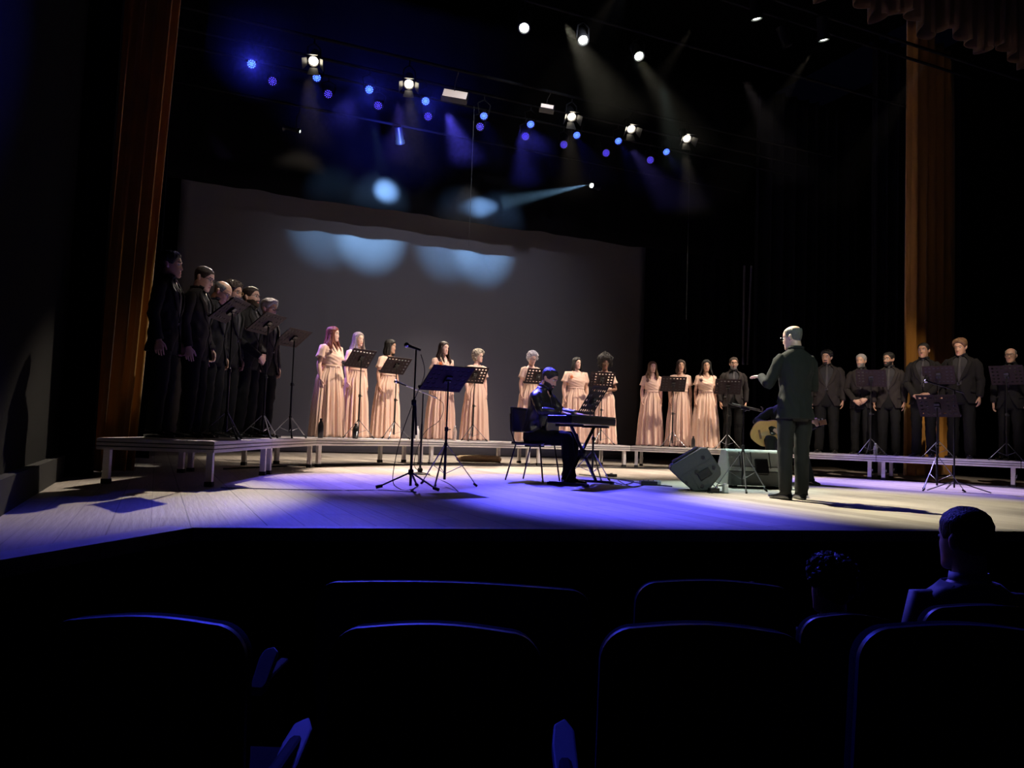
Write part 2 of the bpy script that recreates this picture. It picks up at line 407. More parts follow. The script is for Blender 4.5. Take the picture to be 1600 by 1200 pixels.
def hand_geo(mb, wrist, d, nrm, thumb, curl=0.35, spread=0.0, k=1.0):
    """palm + 5 separate fingers; d finger direction, nrm palm normal (side the fingers curl to), thumb = side vector"""
    d = V(d).normalized(); nrm = V(nrm); nrm = (nrm - d * nrm.dot(d)).normalized()
    s = V(thumb); s = (s - d * s.dot(d) - nrm * s.dot(nrm)).normalized()
    w = V(wrist)
    mb.path([w - d * .02, w + d * .012, w + d * .045 * k, w + d * .080 * k, w + d * .094 * k],
            [(.023, .017), (.028, .017), (.038, .016), (.042, .014), (.038, .009)], hint=s, n=14)
    for i, (off, ln) in enumerate([(.0335, .070), (.0112, .079), (-.0112, .073), (-.0335, .057)]):
        base = w + d * (.080 * k) + s * off
        c = curl * (1 + .18 * i)
        dr = (d + s * (off * spread * 8)).normalized(); pts = [base - dr * .02, base]
        ang = 0; p = base
        for q, fr in enumerate((.42, .32, .26)):
            ang += c * (0.7 if q == 0 else 1.0)
            dd = dr * math.cos(ang) + nrm * math.sin(ang)
            p = p + dd * (ln * fr * k); pts.append(p)
        mb.path(pts, [.0078, .0078, .0074, .0068, .0052], hint=s, n=8)
    b = w + d * (.022 * k) + s * .024
    td = (d * .72 + s * .62 + nrm * .28).normalized()
    td2 = (d * .92 + s * .22 + nrm * .34).normalized()
    mb.path([b - td * .015, b, b + td * .036 * k, b + td * .036 * k + td2 * .030 * k, b + td * .036 * k + td2 * .052 * k],
            [.0125, .0125, .0105, .0088, .0062], hint=nrm, n=8)

ARM = {   # elbow, wrist, finger dir, palm normal, thumb side, curl   (for the person's LEFT side, +X; mirrored for the right)
    'down':   ((.232, .025, 1.135), (.232, -.035, .895), (0, -.10, -1), (-1, .1, 0), (-.1, -1, 0), .30),
    'slack':  ((.236, .035, 1.135), (.222, -.075, .905), (-.12, -.22, -1), (-1, .3, 0), (-.3, -1, 0), .42),
    'clasp':  ((.240, .030, 1.130), (.095, -.165, .955), (-.80, -.25, -.55), (-.2, 1, 0), (0, -.3, 1), .35),
    'clasp2': ((.240, .020, 1.130), (.085, -.215, .925), (-.85, -.10, -.50), (-.1, 1, 0), (0, -.3, 1), .50),
    'belly':  ((.235, .010, 1.110), (.070, -.185, 1.085), (-.95, -.15, -.12), (0, 1, -.1), (0, -.1, 1), .30),
    'phone':  ((.20, -.16, 1.15), (.08, -.30, 1.32), (-.3, -.2, 1), (-1, .0, 0), (0, 1, .3), .5),
}
def mirx(t): return (-t[0], t[1], t[2])

def make_person(loc, face, H, label, sex='m', outfit='suit', hair=('short', (.02, .015, .012)), tone=(.55, .33, .24),
                hyaw=0.0, hpitch=0.0, arms=('down', 'down'), glasses=None, beard=None, wide=1.0, belly=0.0,
                lean=0.0, drop=0.0, legs=None, voxel=.0052, group=None, corsage=None, suitm='suit', tie=True, tilt=0.0,
                vent=False, cropz=None, rz=None, wm=None):
    s = H / 1.75
    sx = wide * (0.93 if sex == 'f' else 1.0)
    if rz is None: rz = math.atan2(face[0], -face[1])
    root = thing('person', label, 'person', loc, rz, group)
    lean_ = lean
    def W(p):
        p = V(p)
        if p.z > .93 and lean_:
            k = sm((p.z - .93) / .30) * lean_
            q = p - V((0, 0, .95)); c, sn = math.cos(k), math.sin(k)
            p = V((q.x, q.y * c - q.z * sn, q.y * sn + q.z * c)) + V((0, 0, .95))
        p.z -= drop
        return p
    S = lambda p: V(p) * s
    WS = lambda p: W(p) * s
    piv = V((0, .012, 1.52)); hc = V((0, -.014, 1.630))
    HM = Matrix.Translation(piv) @ Matrix.Rotation(hyaw, 4, 'Z') @ Matrix.Rotation(hpitch, 4, 'X') @ Matrix.Rotation(tilt, 4, 'Y') @ Matrix.Translation(-piv) @ Matrix.Translation(hc)
    hs = 0.97 if sex == 'f' else 1.0
    # the head keeps its own pitch even when the torso leans
    neckW = W(piv) - piv
    def HF(p):
        return HM @ (V(p) * hs) + neckW
    HFS = lambda p: HF(p) * s
    HI = HM.inverted()
    T = TM if sex == 'm' else TF
    def tpt(tab, a, z, off=0.0, pw=.88):
        A, B, yc = interp(tab, z)
        bel = belly * gs(z - 1.08, .13)
        A = A * wide + bel * .5 + off; sa, ca = math.sin(a), math.cos(a)
        B = B * (1 + (wide - 1) * .6) + off + (bel if ca > 0 else bel * .2)
        return V((A * math.copysign(abs(sa) ** pw, sa), yc - B * math.copysign(abs(ca) ** pw, ca), z))
    # ---- body, one continuous surface
    b = MB()
    def addw(mb2, f):
        mb2.v = [f(p) for p in mb2.v]; b.add(mb2.v, mb2.f)
    t_ = MB(); zs = [.80 + (1.50 - .80) * i / 24 for i in range(25)]
    t_.loft([[tpt(T, 2 * PI * k / 28, z, -.004) for k in range(28)] for z in zs]); addw(t_, W)
    t_ = MB()
    nk = .052 if sex == 'f' else .060
    p0 = W((0, .012, 1.44)); p1 = W((0, .008, 1.50)); p2 = HF((0, .022, -.075)); p3 = HF((0, .020, -.02))
    t_.path([p0, p1, p1.lerp(p2, .5), p2, p3], [nk * 1.35, nk * 1.05, nk * .95, nk * .95, nk * .9], n=18); b.add(t_.v, t_.f)
    t_ = MB(); rings = []
    zz = [-.119 + .238 * i / 44 for i in range(45)]
    for z in zz:
        ring = []
        for k in range(48):
            a = 2 * PI * k / 48; p = headsurf(a, z); p.y -= facebump(a, z, p, sex == 'f')
            if sex == 'f': p.x *= 1 - .10 * gs(z + .085, .05)
            ring.append(p)
        rings.append(ring)
    t_.loft(rings)
    for sg in (-1, 1):
        t_.path([(sg * .066, .018, -.030), (sg * .074, .016, -.024), (sg * .080, .020, -.005), (sg * .081, .024, .014), (sg * .074, .022, .026)],
                [(.010, .006), (.012, .007), (.016, .007), (.016, .007), (.008, .005)], hint=(0, 1, 0), n=10)
    addw(t_, HF)
    # legs
    if legs is None:
        legs = []
        for sg in (-1, 1):
            legs.append(((sg * .088 * wide, .005, .90), (sg * .098 * wide, -.012, .50), (sg * .105 * wide, .022, .085), (sg * .18, -1, 0)))
    for hp_, kn, an, toe in legs:
        hp_, kn, an = V(hp_), V(kn), V(an); g = 1.0 if sex == 'm' else .96
        b.path([hp_, hp_.lerp(kn, .35), hp_.lerp(kn, .8), kn, kn.lerp(an, .3), kn.lerp(an, .7), an],
               [.082 * g, .078 * g, .058 * g, .052 * g, .052 * g, .037 * g, .034 * g], n=14)
        td = V(toe); td.z = 0; td.normalize()
        b.path([an + td * -.05 + V((0, 0, -.045)), an + td * .0 + V((0, 0, -.035)), an + td * .08 + V((0, 0, -.05)), an + td * .16 + V((0, 0, -.062)), an + td * .185 + V((0, 0, -.064))],
               [(.026, .024), (.032, .036), (.038, .026), (.036, .016), (.022, .010)], hint=(td.y, -td.x, 0), n=12)
    # arms
    arm_spec = []
    for sg, key in ((1, arms[0]), (-1, arms[1])):
        sp = ARM[key] if isinstance(key, str) else key
        if sg < 0: sp = tuple(mirx(q) for q in sp[:5]) + (sp[5],)
        f = W if isinstance(key, str) and (lean or drop) else (lambda q: V(q))
        if isinstance(key, str): f = W
        shx = T[7][1] * wide * (.93 if sex == 'm' else .95) if T is TM else .146 * wide
        sh = W((sg * shx, .004, 1.398))
        el, wr = f(sp[0]), f(sp[1])
        if isinstance(key, str) and key in ('down', 'slack'):
            k_ = (wide - 1) * .17 + (0 if sex == 'm' else -.035)
            el = el + V((sg * k_, 0, 0)); wr = wr + V((sg * k_, 0, 0))
        arm_spec.append((sg, sh, el, wr, sp[2], sp[3], sp[4], sp[5]))
        g = (1.0 if sex == 'm' else .90) * (1 + (wide - 1) * .9)
        inn = W((sg * .08, .006, 1.40))
        b.path([inn, sh, sh.lerp(el, .25), sh.lerp(el, .7), el, el.lerp(wr, .25), el.lerp(wr, .7), wr],
               [.045, .050 * g, .048 * g, .041 * g, .037 * g, .039 * g, .030 * g, (.022, .027)], hint=(0, 1, 0), n=14)
        hand_geo(b, wr, sp[2], sp[3], sp[4], sp[5], k=1.0 if sex == 'm' else .92)
    me = bake_remesh(b, voxel / s, S)
    mats = [skin(tone), M['lips'], hairmat(hair[1]), hairmat(beard[1]) if beard else hairmat(hair[1])]
    for mm in mats: me.materials.append(mm)
    inv = HI
    for pl in me.polygons:
        c = inv @ (V(pl.center) / s - neckW)
        c = c / hs; mi = 0
        if c.z > -.13 and c.y < -.03:
            if abs(c.x) < .023 and abs(c.z + .068) < .0085 * (1 - (c.x / .03) ** 2): mi = 1
            elif abs(c.z - .031 + abs(abs(c.x) - .032) * .10) < (.0028 if sex == 'f' else .0040) and .014 < abs(c.x) < .047: mi = 2
        if beard and mi == 0 and -.135 < c.z < -.035 and c.y < .03:
            ed = beard[0]
            if ed == 'full' and (c.z < -.052 + .9 * max(0, abs(c.x) - .035) * 1.0 or (c.z > -.060 and c.z < -.045 and abs(c.x) < .03)) and c.y < .02 and c.z > -.125: mi = 3
            if ed == 'goatee' and abs(c.x) < .032 and (c.z < -.075 or (-.060 < c.z < -.046)) and c.y < -.045: mi = 3
        pl.material_index = mi
    me.name = 'body'
    body = bpy.data.objects.new('body', me); COL.objects.link(body); body.parent = root
    # ---- eyes
    for sg in (-1, 1):
        e = MB(); e.ball((sg * .031, -.0735, .006), (.0135, .0120, .0098), n=12, mi=0)
        for i, f_ in enumerate(e.f):
            c = sum((e.v[q] for q in f_), V()) / len(f_) - V((sg * .031, -.0735, .006))
            if c.y < -.0092: e.m[i] = 1
        e.build('eye', [M['white_eye'], M['iris']], root, tf=HFS)
    # ---- hair
    build_hair(hair, root, HFS, W, s, sex)
    if glasses:
        g = MB()
        for sg in (-1, 1):
            pts = [(sg * (.031 + .025 * math.cos(2 * PI * k / 14)), -.099 + .012 * abs(math.cos(2 * PI * k / 14)) * 0, .004 + .019 * math.sin(2 * PI * k / 14)) for k in range(15)]
            g.path(pts, .0022, n=6, hint=(0, 1, 0))
            g.path([(sg * .056, -.098, .010), (sg * .074, -.06, .012), (sg * .080, .02, .014)], .002, n=6)
        g.path([(-.008, -.100, .006), (0, -.106, .010), (.008, -.100, .006)], .002, n=6)
        g.build('spectacles', M[glasses], root, tf=HFS)
    # ---- clothes
    if outfit == 'dress': build_dress(root, tpt, W, s, arm_spec, wide, corsage)
    elif outfit in ('suit', 'shirt'): build_suit(root, tpt, W, s, arm_spec, wide, legs, suitm, tie, vent, drop, outfit, belly, cropz)
    elif outfit == 'top': build_top(root, tpt, W, s, arm_spec, wide, suitm)
    return root

def build_hair(hair, root, HFS, W, s, sex):
    style, col = hair[0], hair[1]; h = MB(); rnd = random.Random(len(style) * 7 + int(col[0] * 100))
    if style == 'none': return
    def zl(a):
        c = math.cos(a)     # 1 front, -1 back
        an = abs((a + PI) % (2 * PI) - PI) / PI * 180
        pts = {'short': [(0, .074), (30, .068), (50, .040), (72, .000), (84, .006), (100, .010), (118, -.030), (180, -.062)],
               'bald': [(0, .118), (40, .112), (60, .060), (75, .000), (84, .006), (100, .010), (118, -.030), (180, -.060)],
               'long': [(0, .076), (25, .066), (48, .035), (70, -.010), (85, -.045), (100, -.080), (180, -.100)]}
        tb = pts['bald' if style in ('fringe', 'stubble') else ('long' if sex == 'f' or style in ('long', 'bob') else 'short')]
        for i in range(len(tb) - 1):
            if an <= tb[i + 1][0]: return lerp(tb[i][1], tb[i + 1][1], (an - tb[i][0]) / (tb[i + 1][0] - tb[i][0]))
        return tb[-1][1]
    vol = {'short': .014, 'quiff': .024, 'curly': .026, 'afro': .075, 'fringe': .008, 'stubble': .004, 'long': .016, 'bob': .022,
           'bun': .012, 'wavy': .022, 'puff': .042, 'messy': .022, 'buzz': .007}[style]
    jit = {'curly': .55, 'afro': .18, 'messy': .6, 'puff': .4, 'wavy': .3, 'quiff': .3}.get(style, .15)
    NA, NS = 56, 18
    rings = []
    for i in range(NS + 1):
        sN = i / NS; ring = []
        for k in range(NA):
            a = 2 * PI * k / NA; zb = zl(a)
            z = zb + (.117 - zb) * math.cos(sN * PI / 2)
            p = headsurf(a, z); d = (p - V((0, .008, .015))).normalized()
            t = vol * (1 - sN ** 5) + .0015
            if style in ('quiff',) and math.cos(a) > .2: t += .018 * math.cos(a) * gs(sN - .75, .3)
            if style == 'bald' or style in ('fringe', 'stubble'):
                t = vol * (1 - sN ** 5) if z < .078 else -.006
            if style == 'afro': t *= (1.0 + .35 * max(0, -math.cos(a)) + (.35 if z > .05 else 0)) * (1 if math.cos(a) < .5 else .75)
            nn = noise.noise(V((p.x, p.y, p.z)) * (60 if style in ('curly', 'messy') else 38) + V((col[0] * 50, 0, 0)))
            t *= 1 + jit * nn
            # strand grooves
            t *= 1 + .10 * math.sin(a * 34 + p.z * 30)
            ring.append(p + d * t)
        rings.append(ring)
    h.loft(rings, cap=True)
    if style in ('curly', 'puff', 'afro'):
        nb = {'curly': 70, 'puff': 110, 'afro': 160}[style]
        for i in range(nb):
            a = rnd.uniform(0, 2 * PI); sN = rnd.uniform(.0, .85); zb = zl(a)
            z = zb + (.117 - zb) * math.cos(sN * PI / 2); p = headsurf(a, z); d = (p - V((0, .008, .015))).normalized()
            t = vol * (1.0 if style != 'afro' else (1.0 + .35 * max(0, -math.cos(a)) + (.35 if z > .05 else 0)) * (1 if math.cos(a) < .5 else .75))
            h.ball(p + d * t * .92, rnd.uniform(.010, .019) if style != 'curly' else rnd.uniform(.007, .012), n=6, jit=.5, seed=i)
    if style in ('long', 'bob', 'wavy'):
        ln = {'long': .34, 'bob': .15, 'wavy': .22}[style]
        frontlocks = style in ('long',)
        for i in range(22):
            a = R(72) + (R(288) - R(72)) * i / 21
            p0 = headsurf(a, .045); p1 = headsurf(a, -.01); d = V((math.sin(a), -math.cos(a), 0))
            wv = .010 * math.sin(i * 2.1)
            fo = 1.0
            pts = [p0 * 1.02 + d * .010, p1 + d * .018, p1 + d * (.022 + wv) + V((0, .004, -.07))]
            side = abs(d.x)
            if ln > .16:
                pts += [p1 + d * (.020 + .03 * side) + V((d.x * .01, .012, -.15)), p1 + d * (.018 + .040 * side) + V((d.x * .01, .028, -ln * .80)), p1 + d * (.014 + .038 * side) + V((0, .030, -ln + .012 * math.sin(i * 3.3)))]
            else:
                pts += [p1 + d * (.020 + wv) + V((0, .0, -ln * .8)), p1 + d * .004 + V((0, 0, -ln))]
            n_ = len(pts)
            rad = [(.020, .010)] + [(.022, .013)] * (n_ - 2) + [(.008, .005)]
            h.path(pts, rad, hint=(math.cos(a), math.sin(a), 0), n=8)
        if frontlocks:
            for sg in (-1, 1):
                for j in range(3):
                    h.path([(sg * .062, -.050 + .01 * j, .05), (sg * (.080 + .004 * j), -.045 + .012 * j, -.01), (sg * (.080 + .006 * j), -.050 + .012 * j, -.08), (sg * (.070 + .010 * j), -.075 + .01 * j, -.15),
                            (sg * (.072 + .012 * j), -.105, -.23), (sg * (.075 + .01 * j), -.120, -.29 + .02 * j)],
                           [(.012, .008), (.016, .010), (.018, .010), (.018, .010), (.014, .008), (.004, .003)], hint=(0, 1, 0), n=8)
    if style == 'bun':
        for i in range(40):
            a = rnd.uniform(0, 2 * PI); q = rnd.uniform(-1, 1)
            h.ball((.045 * math.cos(a) * math.sqrt(1 - q * q), .055 + .045 * math.sin(a) * math.sqrt(1 - q * q), .085 + .036 * q), rnd.uniform(.014, .020), n=6, jit=.5, seed=i)
    h.build('hair', hairmat(col), root, tf=HFS)

def gridmesh(mb, fn, us, vs, mi=0, flip=False):
    o = len(mb.v); nu, nv = len(us), len(vs)
    for v_ in vs:
        for u_ in us: mb.v.append(V(fn(u_, v_)))
    for j in range(nv - 1):
        for i in range(nu - 1):
            q = (o + j * nu + i, o + j * nu + i + 1, o + (j + 1) * nu + i + 1, o + (j + 1) * nu + i)
            mb.f.append(q[::-1] if flip else q); mb.m.append(mi)

def build_suit(root, tpt, W, s, arm_spec, wide, legs, suitm, tie, vent, drop, outfit, belly, cropz):
    WS = lambda p: W(p) * s
    S = lambda p: V(p) * s
    mt = M[suitm]; sd = hash(root['label']) % 97
    sd = sum(ord(c) for c in root['label']) % 97
    # trousers
    t = MB(); seated = drop > .1
    zs = [.80 + .24 * i / 9 for i in range(10)]
    rings = [[W(tpt(TM, 2 * PI * k / 30, z, .012) - V((0, 0, .018 if i == 0 else 0))) for k in range(30)] for i, z in enumerate(zs)]
    t.loft(rings)
    for li, (hp_, kn, an, toe) in enumerate(legs):
        hp_, kn, an = V(hp_), V(kn), V(an); pts = []; rad = []
        N_ = 26
        for i in range(N_):
            q = i / (N_ - 1)
            p = hp_.lerp(kn, q / .48) if q < .48 else kn.lerp(an + V((0, 0, -.035)), (q - .48) / .52)
            pts.append(p)
            r = lerp(.098, .074, min(1, q / .5)) if q < .5 else lerp(.074, .066, (q - .5) / .5)
            r *= 1 + (wide - 1) * .7
            r *= 1 + .06 * noise.noise(V((q * 12, sd + li * 5, 0))) + (.09 * math.sin(q * 62 + sd) * sm((q - .78) / .2)) + .05 * math.sin(q * 50 + sd + li) * gs(q - .5, .12)
            rad.append((r, r * 1.06))
        def fold(i, an_, sd=sd, li=li):
            q = i / 25
            return 1 + .16 * noise.noise(V((math.cos(an_) * 1.6, math.sin(an_) * 1.6, q * 6 + sd + li * 9))) + .05 * noise.noise(V((math.cos(an_) * 3, math.sin(an_) * 3, q * 16 + sd)))
        t.path(pts, rad, hint=(1, 0, 0), n=20, fn=fold)
    t.build('trousers', M['trouser'] if suitm != 'suit3' else M['suit3'], root, tf=S, autosm=False)
    # shoes
    for hp_, kn, an, toe in legs:
        an = V(an); td = V(toe); td.z = 0; td.normalize(); sh = MB(); sv = V((td.y, -td.x, 0)); base = V((an.x, an.y, an.z - .085))
        rings = []
        for q, hw, top in [(-.075, .012, .030), (-.068, .030, .060), (-.03, .036, .078), (.02, .037, .080), (.07, .040, .066), (.12, .046, .050), (.165, .045, .042), (.20, .036, .036), (.222, .014, .024)]:
            ring = []
            for k in range(16):
                a = 2 * PI * k / 16; x = hw * math.copysign(abs(math.cos(a)) ** .7, math.cos(a)); z = top / 2 + top / 2 * math.copysign(abs(math.sin(a)) ** .7, math.sin(a))
                ring.append(base + td * q + sv * x + V((0, 0, max(z, .001))))
            rings.append(ring)
        sh.loft(rings); sh.build('shoe', M['shoe'], root, tf=S)
    # shirt
    if outfit == 'suit':
        c = MB()
        gridmesh(c, lambda a, z: W(tpt(TM, a, z, .006)), [-1.25 + 2.5 * i / 24 for i in range(25)], [.98 + .50 * i / 20 for i in range(21)])
        nkp = W((0, .004, 1.485)); nk2 = W((0, .000, 1.535))
        c.path([nkp, nk2], [(.068, .064), (.064, .062)], n=20, cap=False)
        for sg in (-1, 1):
            c.path([W((sg * .010, -.068, 1.500)), W((sg * .045, -.066, 1.512)), W((sg * .062, -.03, 1.53))], [(.003, .012), (.005, .018), (.005, .014)], n=8)
        c.build('shirt', M['shirt'], root, tf=S, solid=.003)
        if tie:
            k = MB()
            def tp(u, z):
                w_ = lerp(.030, .017, sm((z - 1.10) / .36)) if z < 1.46 else .019
                q = tpt(TM, 0, z, .016)
                return W(V((u * w_, q.y - .004 * (1 - u * u), z)))
            gridmesh(k, tp, [-1, -.5, 0, .5, 1], [1.06 + .41 * i / 14 for i in range(15)])
            k.ball(W((0, -.066, 1.485)), (.020, .013, .018), n=8)
            k.build('necktie', M['tie'], root, tf=S, solid=.003)
    # jacket or shirt body
    j = MB(); hem = .80 if not seated else .93
    if outfit == 'shirt': hem = .95
    def gap(z):
        if outfit == 'shirt': return .02 + (.50 * sm((z - 1.40) / .09))
        if z < 1.08: return .03 + .55 * sm((1.06 - z) / .30) ** 1.3
        return .03 + .46 * sm((z - 1.10) / .36) ** .9
    tab = JM if outfit == 'suit' else TM
    off0 = 0.0 if outfit == 'suit' else .022
    NU = 56; us = [i / NU for i in range(NU + 1)]; zs = [hem + (1.508 - hem) * i / 40 for i in range(41)]
    def jp(u, z):
        g = gap(z); a = g + (2 * PI - 2 * g) * u
        p = tpt(tab, a, z, off0)
        n_ = .018 * noise.noise(V((math.sin(a) * 2.4, math.cos(a) * 2.4 + sd, z * 9))) + .004 * math.sin(z * 46 + 5 * math.sin(a * 2 + sd)) * gs(z - 1.08, .16)
        d = V((p.x, p.y, 0)).normalized(); p = p + d * n_ * (1 if z < 1.42 else .2)
        if vent and z < 1.0 and abs(u - .5) < .012: p.y -= .02
        if z < .93: p = p + d * .012 * (.93 - z) / .13
        return W(p)
    gridmesh(j, jp, us, zs)
    # lapels: folded strips lying on the chest beside the opening
    if outfit == 'suit':
        for sg in (-1, 1):
            def lp(u, z, sg=sg):
                g = gap(z); wd = .36 * sm((z - 1.10) / .12) * (1.0 if z < 1.40 else 1.0 - .35 * sm((z - 1.40) / .02))
                a = sg * (g - .01 + wd * u)
                p = tpt(tab, a, z, .007 + .010 * math.sin(PI * u) * .5); return W(p)
            gridmesh(j, lp, [0, .25, .5, .75, 1], [1.10 + .395 * i / 22 for i in range(23)], mi=0)
            # pocket flap
            def fp(u, z, sg=sg): return W(tpt(tab, sg * (.75 + .55 * u), z, .009))
            gridmesh(j, fp, [0, .33, .66, 1], [.955, .975, .998])
        rings = [[W(V((.076 * math.sin(a), .010 - .074 * math.cos(a), z + .012 * (1 if abs(a) < 2 else 1)))) for a in [1.0 + (2 * PI - 2.0) * k / 20 for k in range(21)]] for z in (1.495, 1.520)]
        j.loft(rings, cap=False, closed=False)
        j.ball(W(tpt(tab, 0, 1.09, .004)), (.009, .004, .009), n=6)
    else:
        for sg in (-1, 1):
            j.path([W((sg * .012, -.070, 1.490)), W((sg * .050, -.064, 1.505)), W((sg * .066, -.01, 1.525)), W((sg * .03, .065, 1.53))], [(.004, .014), (.006, .020), (.006, .018), (.006, .014)], n=8)
    for sg, sh, el, wr, *_r in arm_spec:
        inn = W((sg * .10 * wide, .006, 1.395)); N_ = 22; pts = [inn]; g = 1 + (wide - 1) * .8
        rad = [(.058 * g, .062 * g)]
        for i in range(N_):
            q = i / (N_ - 1)
            p = sh.lerp(el, q / .52) if q < .52 else el.lerp(wr, (q - .52) / .48 * (.99 if outfit == 'suit' else .95))
            out = V((sg * .010, 0, 0)) * (1 - q)
            pts.append(p + out)
            r = lerp(.065, .055, sm(q / .5)) if q < .5 else lerp(.056, .041, (q - .5) / .5)
            if q < .04: r *= .95
            r *= g * (1 + .05 * math.sin(q * 40 + sd) * gs(q - .5, .16) + .03 * noise.noise(V((q * 12, sd, sg))))
            if outfit == 'shirt': r *= .95
            rad.append((r, r))
        def sf(i, an_, sd=sd, sg=sg): return 1 + .15 * noise.noise(V((math.cos(an_) * 1.5, math.sin(an_) * 1.5 + sd, i * .40 + sg * 4)))
        j.path(pts, rad, hint=(0, 1, 0), n=18, fn=sf)
    j.build('jacket' if outfit == 'suit' else 'long_sleeved_shirt', mt, root, tf=S, solid=.004, autosm=False)

def build_dress(root, tpt, W, s, arm_spec, wide, corsage):
    S = lambda p: V(p) * s
    sd = sum(ord(c) for c in root['label']) % 89
    d = MB(); NU = 72
    us = [PI + 2 * PI * i / NU for i in range(NU + 1)]
    def top(a):
        an = abs((a + PI) % (2 * PI) - PI)
        if an < .75: return 1.355 + .095 * sm(an / .75)
        return 1.452
    def bp(a, t):
        z = lerp(1.10, top(a), t)
        p = tpt(TF, a, z, .010 + .004 * math.sin(z * 120 + 8 * math.sin(a)) * (1 if math.cos(a) > 0 else .2))
        return W(p)
    gridmesh(d, bp, us, [i / 22 for i in range(23)])
    def kp(a, t):
        z = 1.125 - (1.125 - .012) * t
        A, B, yc = interp(TF, max(z, .86))
        A = A * wide; B = B * (1 + (wide - 1) * .7)
        fl = sm(t / .55) * .030 + .055 * t ** 1.6
        w1 = noise.noise(V((sd, a * .0, 0)))
        pl = math.sin(a * 15 + 1.8 * math.sin(a * 3 + sd) + .6 * math.sin(t * 3)) + .5 * math.sin(a * 27 + sd)
        amp = .005 + .022 * sm(t / .6)
        r = .014 + fl + pl * amp
        hip = .012 * gs(z - .92, .12)
        x = (A + r + hip) * math.sin(a); y = yc - (B + r * .95) * math.cos(a)
        zz = z + (.010 * math.sin(a * 11 + sd) * sm((t - .93) / .07))
        return W(V((x, y, max(.004, zz))))
    gridmesh(d, kp, [PI + 2 * PI * i / 200 for i in range(201)], [i / 30 for i in range(31)])
    # waist seam band
    gridmesh(d, lambda a, z: W(tpt(TF, a, z, .020)), us, [1.108, 1.125, 1.142])
    d.build('dress', M['dress'], root, tf=S, solid=.003, autosm=False)
    # flutter sleeves
    for sg, sh, el, wr, *_r in arm_spec:
        f = MB(); g = 1 + (wide - 1) * .8
        f.path([W((sg * .070, .006, 1.428)), W((sg * .115, .005, 1.420)), sh + V((sg * .004, 0, .006)), sh.lerp(el, .16), sh.lerp(el, .34), sh.lerp(el, .48), sh.lerp(el, .60)],
               [.030, .044, .056 * g, .058 * g, .061 * g, .066 * g, .074 * g], hint=(0, 1, 0), n=28, cap=False, fn=lambda i, an_, sd=sd, sg=sg: 1 + (.02 + .012 * i) * math.sin(an_ * 6 + sd + sg))
        f.build('flutter_sleeve', M['dress'], root, tf=S, solid=.003, autosm=False)
    if corsage:
        c = MB(); side = -1
        p = W(tpt(TF, side * .62, 1.345, .030)); rnd = random.Random(sd)
        for i in range(9):
            a = 2 * PI * i / 8; q = V((math.cos(a) * .020, -.006, math.sin(a) * .020)) if i < 8 else V((0, -.014, 0))
            c.ball(p + q, (.014, .008, .014), n=6, jit=.4, seed=i)
        for i in range(4):
            a = -1.2 - i * .25; c.path([p, p + V((math.cos(a) * .04, -.01, math.sin(a) * .045))], [(.006, .003), (.001, .001)], n=6)
        c.build('flower_corsage', M[corsage], root, tf=S)

def build_top(root, tpt, W, s, arm_spec, wide, m_):
    S = lambda p: V(p) * s
    j = MB()
    gridmesh(j, lambda a, z: W(tpt(TM, a, z, .016 + .006 * noise.noise(V((math.sin(a) * 3, math.cos(a) * 3, z * 10))))), [2 * PI * i / 40 for i in range(41)], [.86 + .62 * i / 24 for i in range(25)])
    for sg, sh, el, wr, *_r in arm_spec:
        inn = W((sg * .09, .006, 1.395)); g = wide
        j.path([inn, sh, sh.lerp(el, .4), sh.lerp(el, .9), el.lerp(wr, .3)], [.055 * g, .062 * g, .057 * g, .052 * g, .048 * g], hint=(0, 1, 0), n=16)
    j.path([W((0, .008, 1.46)), W((0, .006, 1.515))], [(.075, .070), (.066, .064)], n=20, cap=False)
    j.build('shirt', M[m_], root, tf=S, solid=.004, autosm=False)
# ================================================================== the setting
def slab(name, poly, z0, z1, mt, solid_kind=True, smooth=False):
    b = MB(); b.prism(poly, z0, z1); o = b.build(name, mt, smooth=smooth)
    return struct(o)
EL = at_z(0, 880, 0); EC = at_z(300, 828, 0); ER = at_z(1600, 833, 0)
dL = (EC - EL).normalized(); E0 = EL - dL * 1.6
tip = V((5.9, ER.y + (ER.y - EC.y) / (ER.x - EC.x) * (5.9 - ER.x), 0))
EC2 = V((2 * 5.9 - EC.x, EC.y, 0))
edge = [(E0.x, E0.y), (EC.x, EC.y), (tip.x, tip.y), (EC2.x, EC2.y), (16.5, 3.2)]
stage_poly = [(-6.0, E0.y)] + edge + [(16.5, 19.5), (-6.0, 19.5)]
slab('floor', stage_poly, -0.06, 0.0, M['floor'])
slab('floor_stage_front', [(x, y + .05) for x, y in [(-6.0, E0.y)] + edge] + [(16.5, 6), (-6, 6)], -1.35, -0.061, M['blackpaint'])
slab('floor_auditorium', [(-8, -3), (18, -3), (18, 8), (-8, 8)], -1.42, -1.36, M['blackpaint'])
# nosing along the apron edge
def strip(name, a, b_, w, h, mt, side):
    a = V(a); b_ = V(b_); d = (b_ - a).normalized(); n = V((-d.y, d.x, 0)) * side
    mb = MB(); mb.prism([(a.x, a.y), (b_.x, b_.y), ((b_ + n * w).x, (b_ + n * w).y), ((a + n * w).x, (a + n * w).y)], 0.0, h)
    return struct(mb.build(name, mt, smooth=False))
strip('trim_1', E0, EC, .16, .012, M['nosing'], 1)
strip('trim_2', EC, tip, .10, .012, M['nosing'], 1)
strip('trim_3', tip, EC2, .10, .012, M['nosing'], 1)
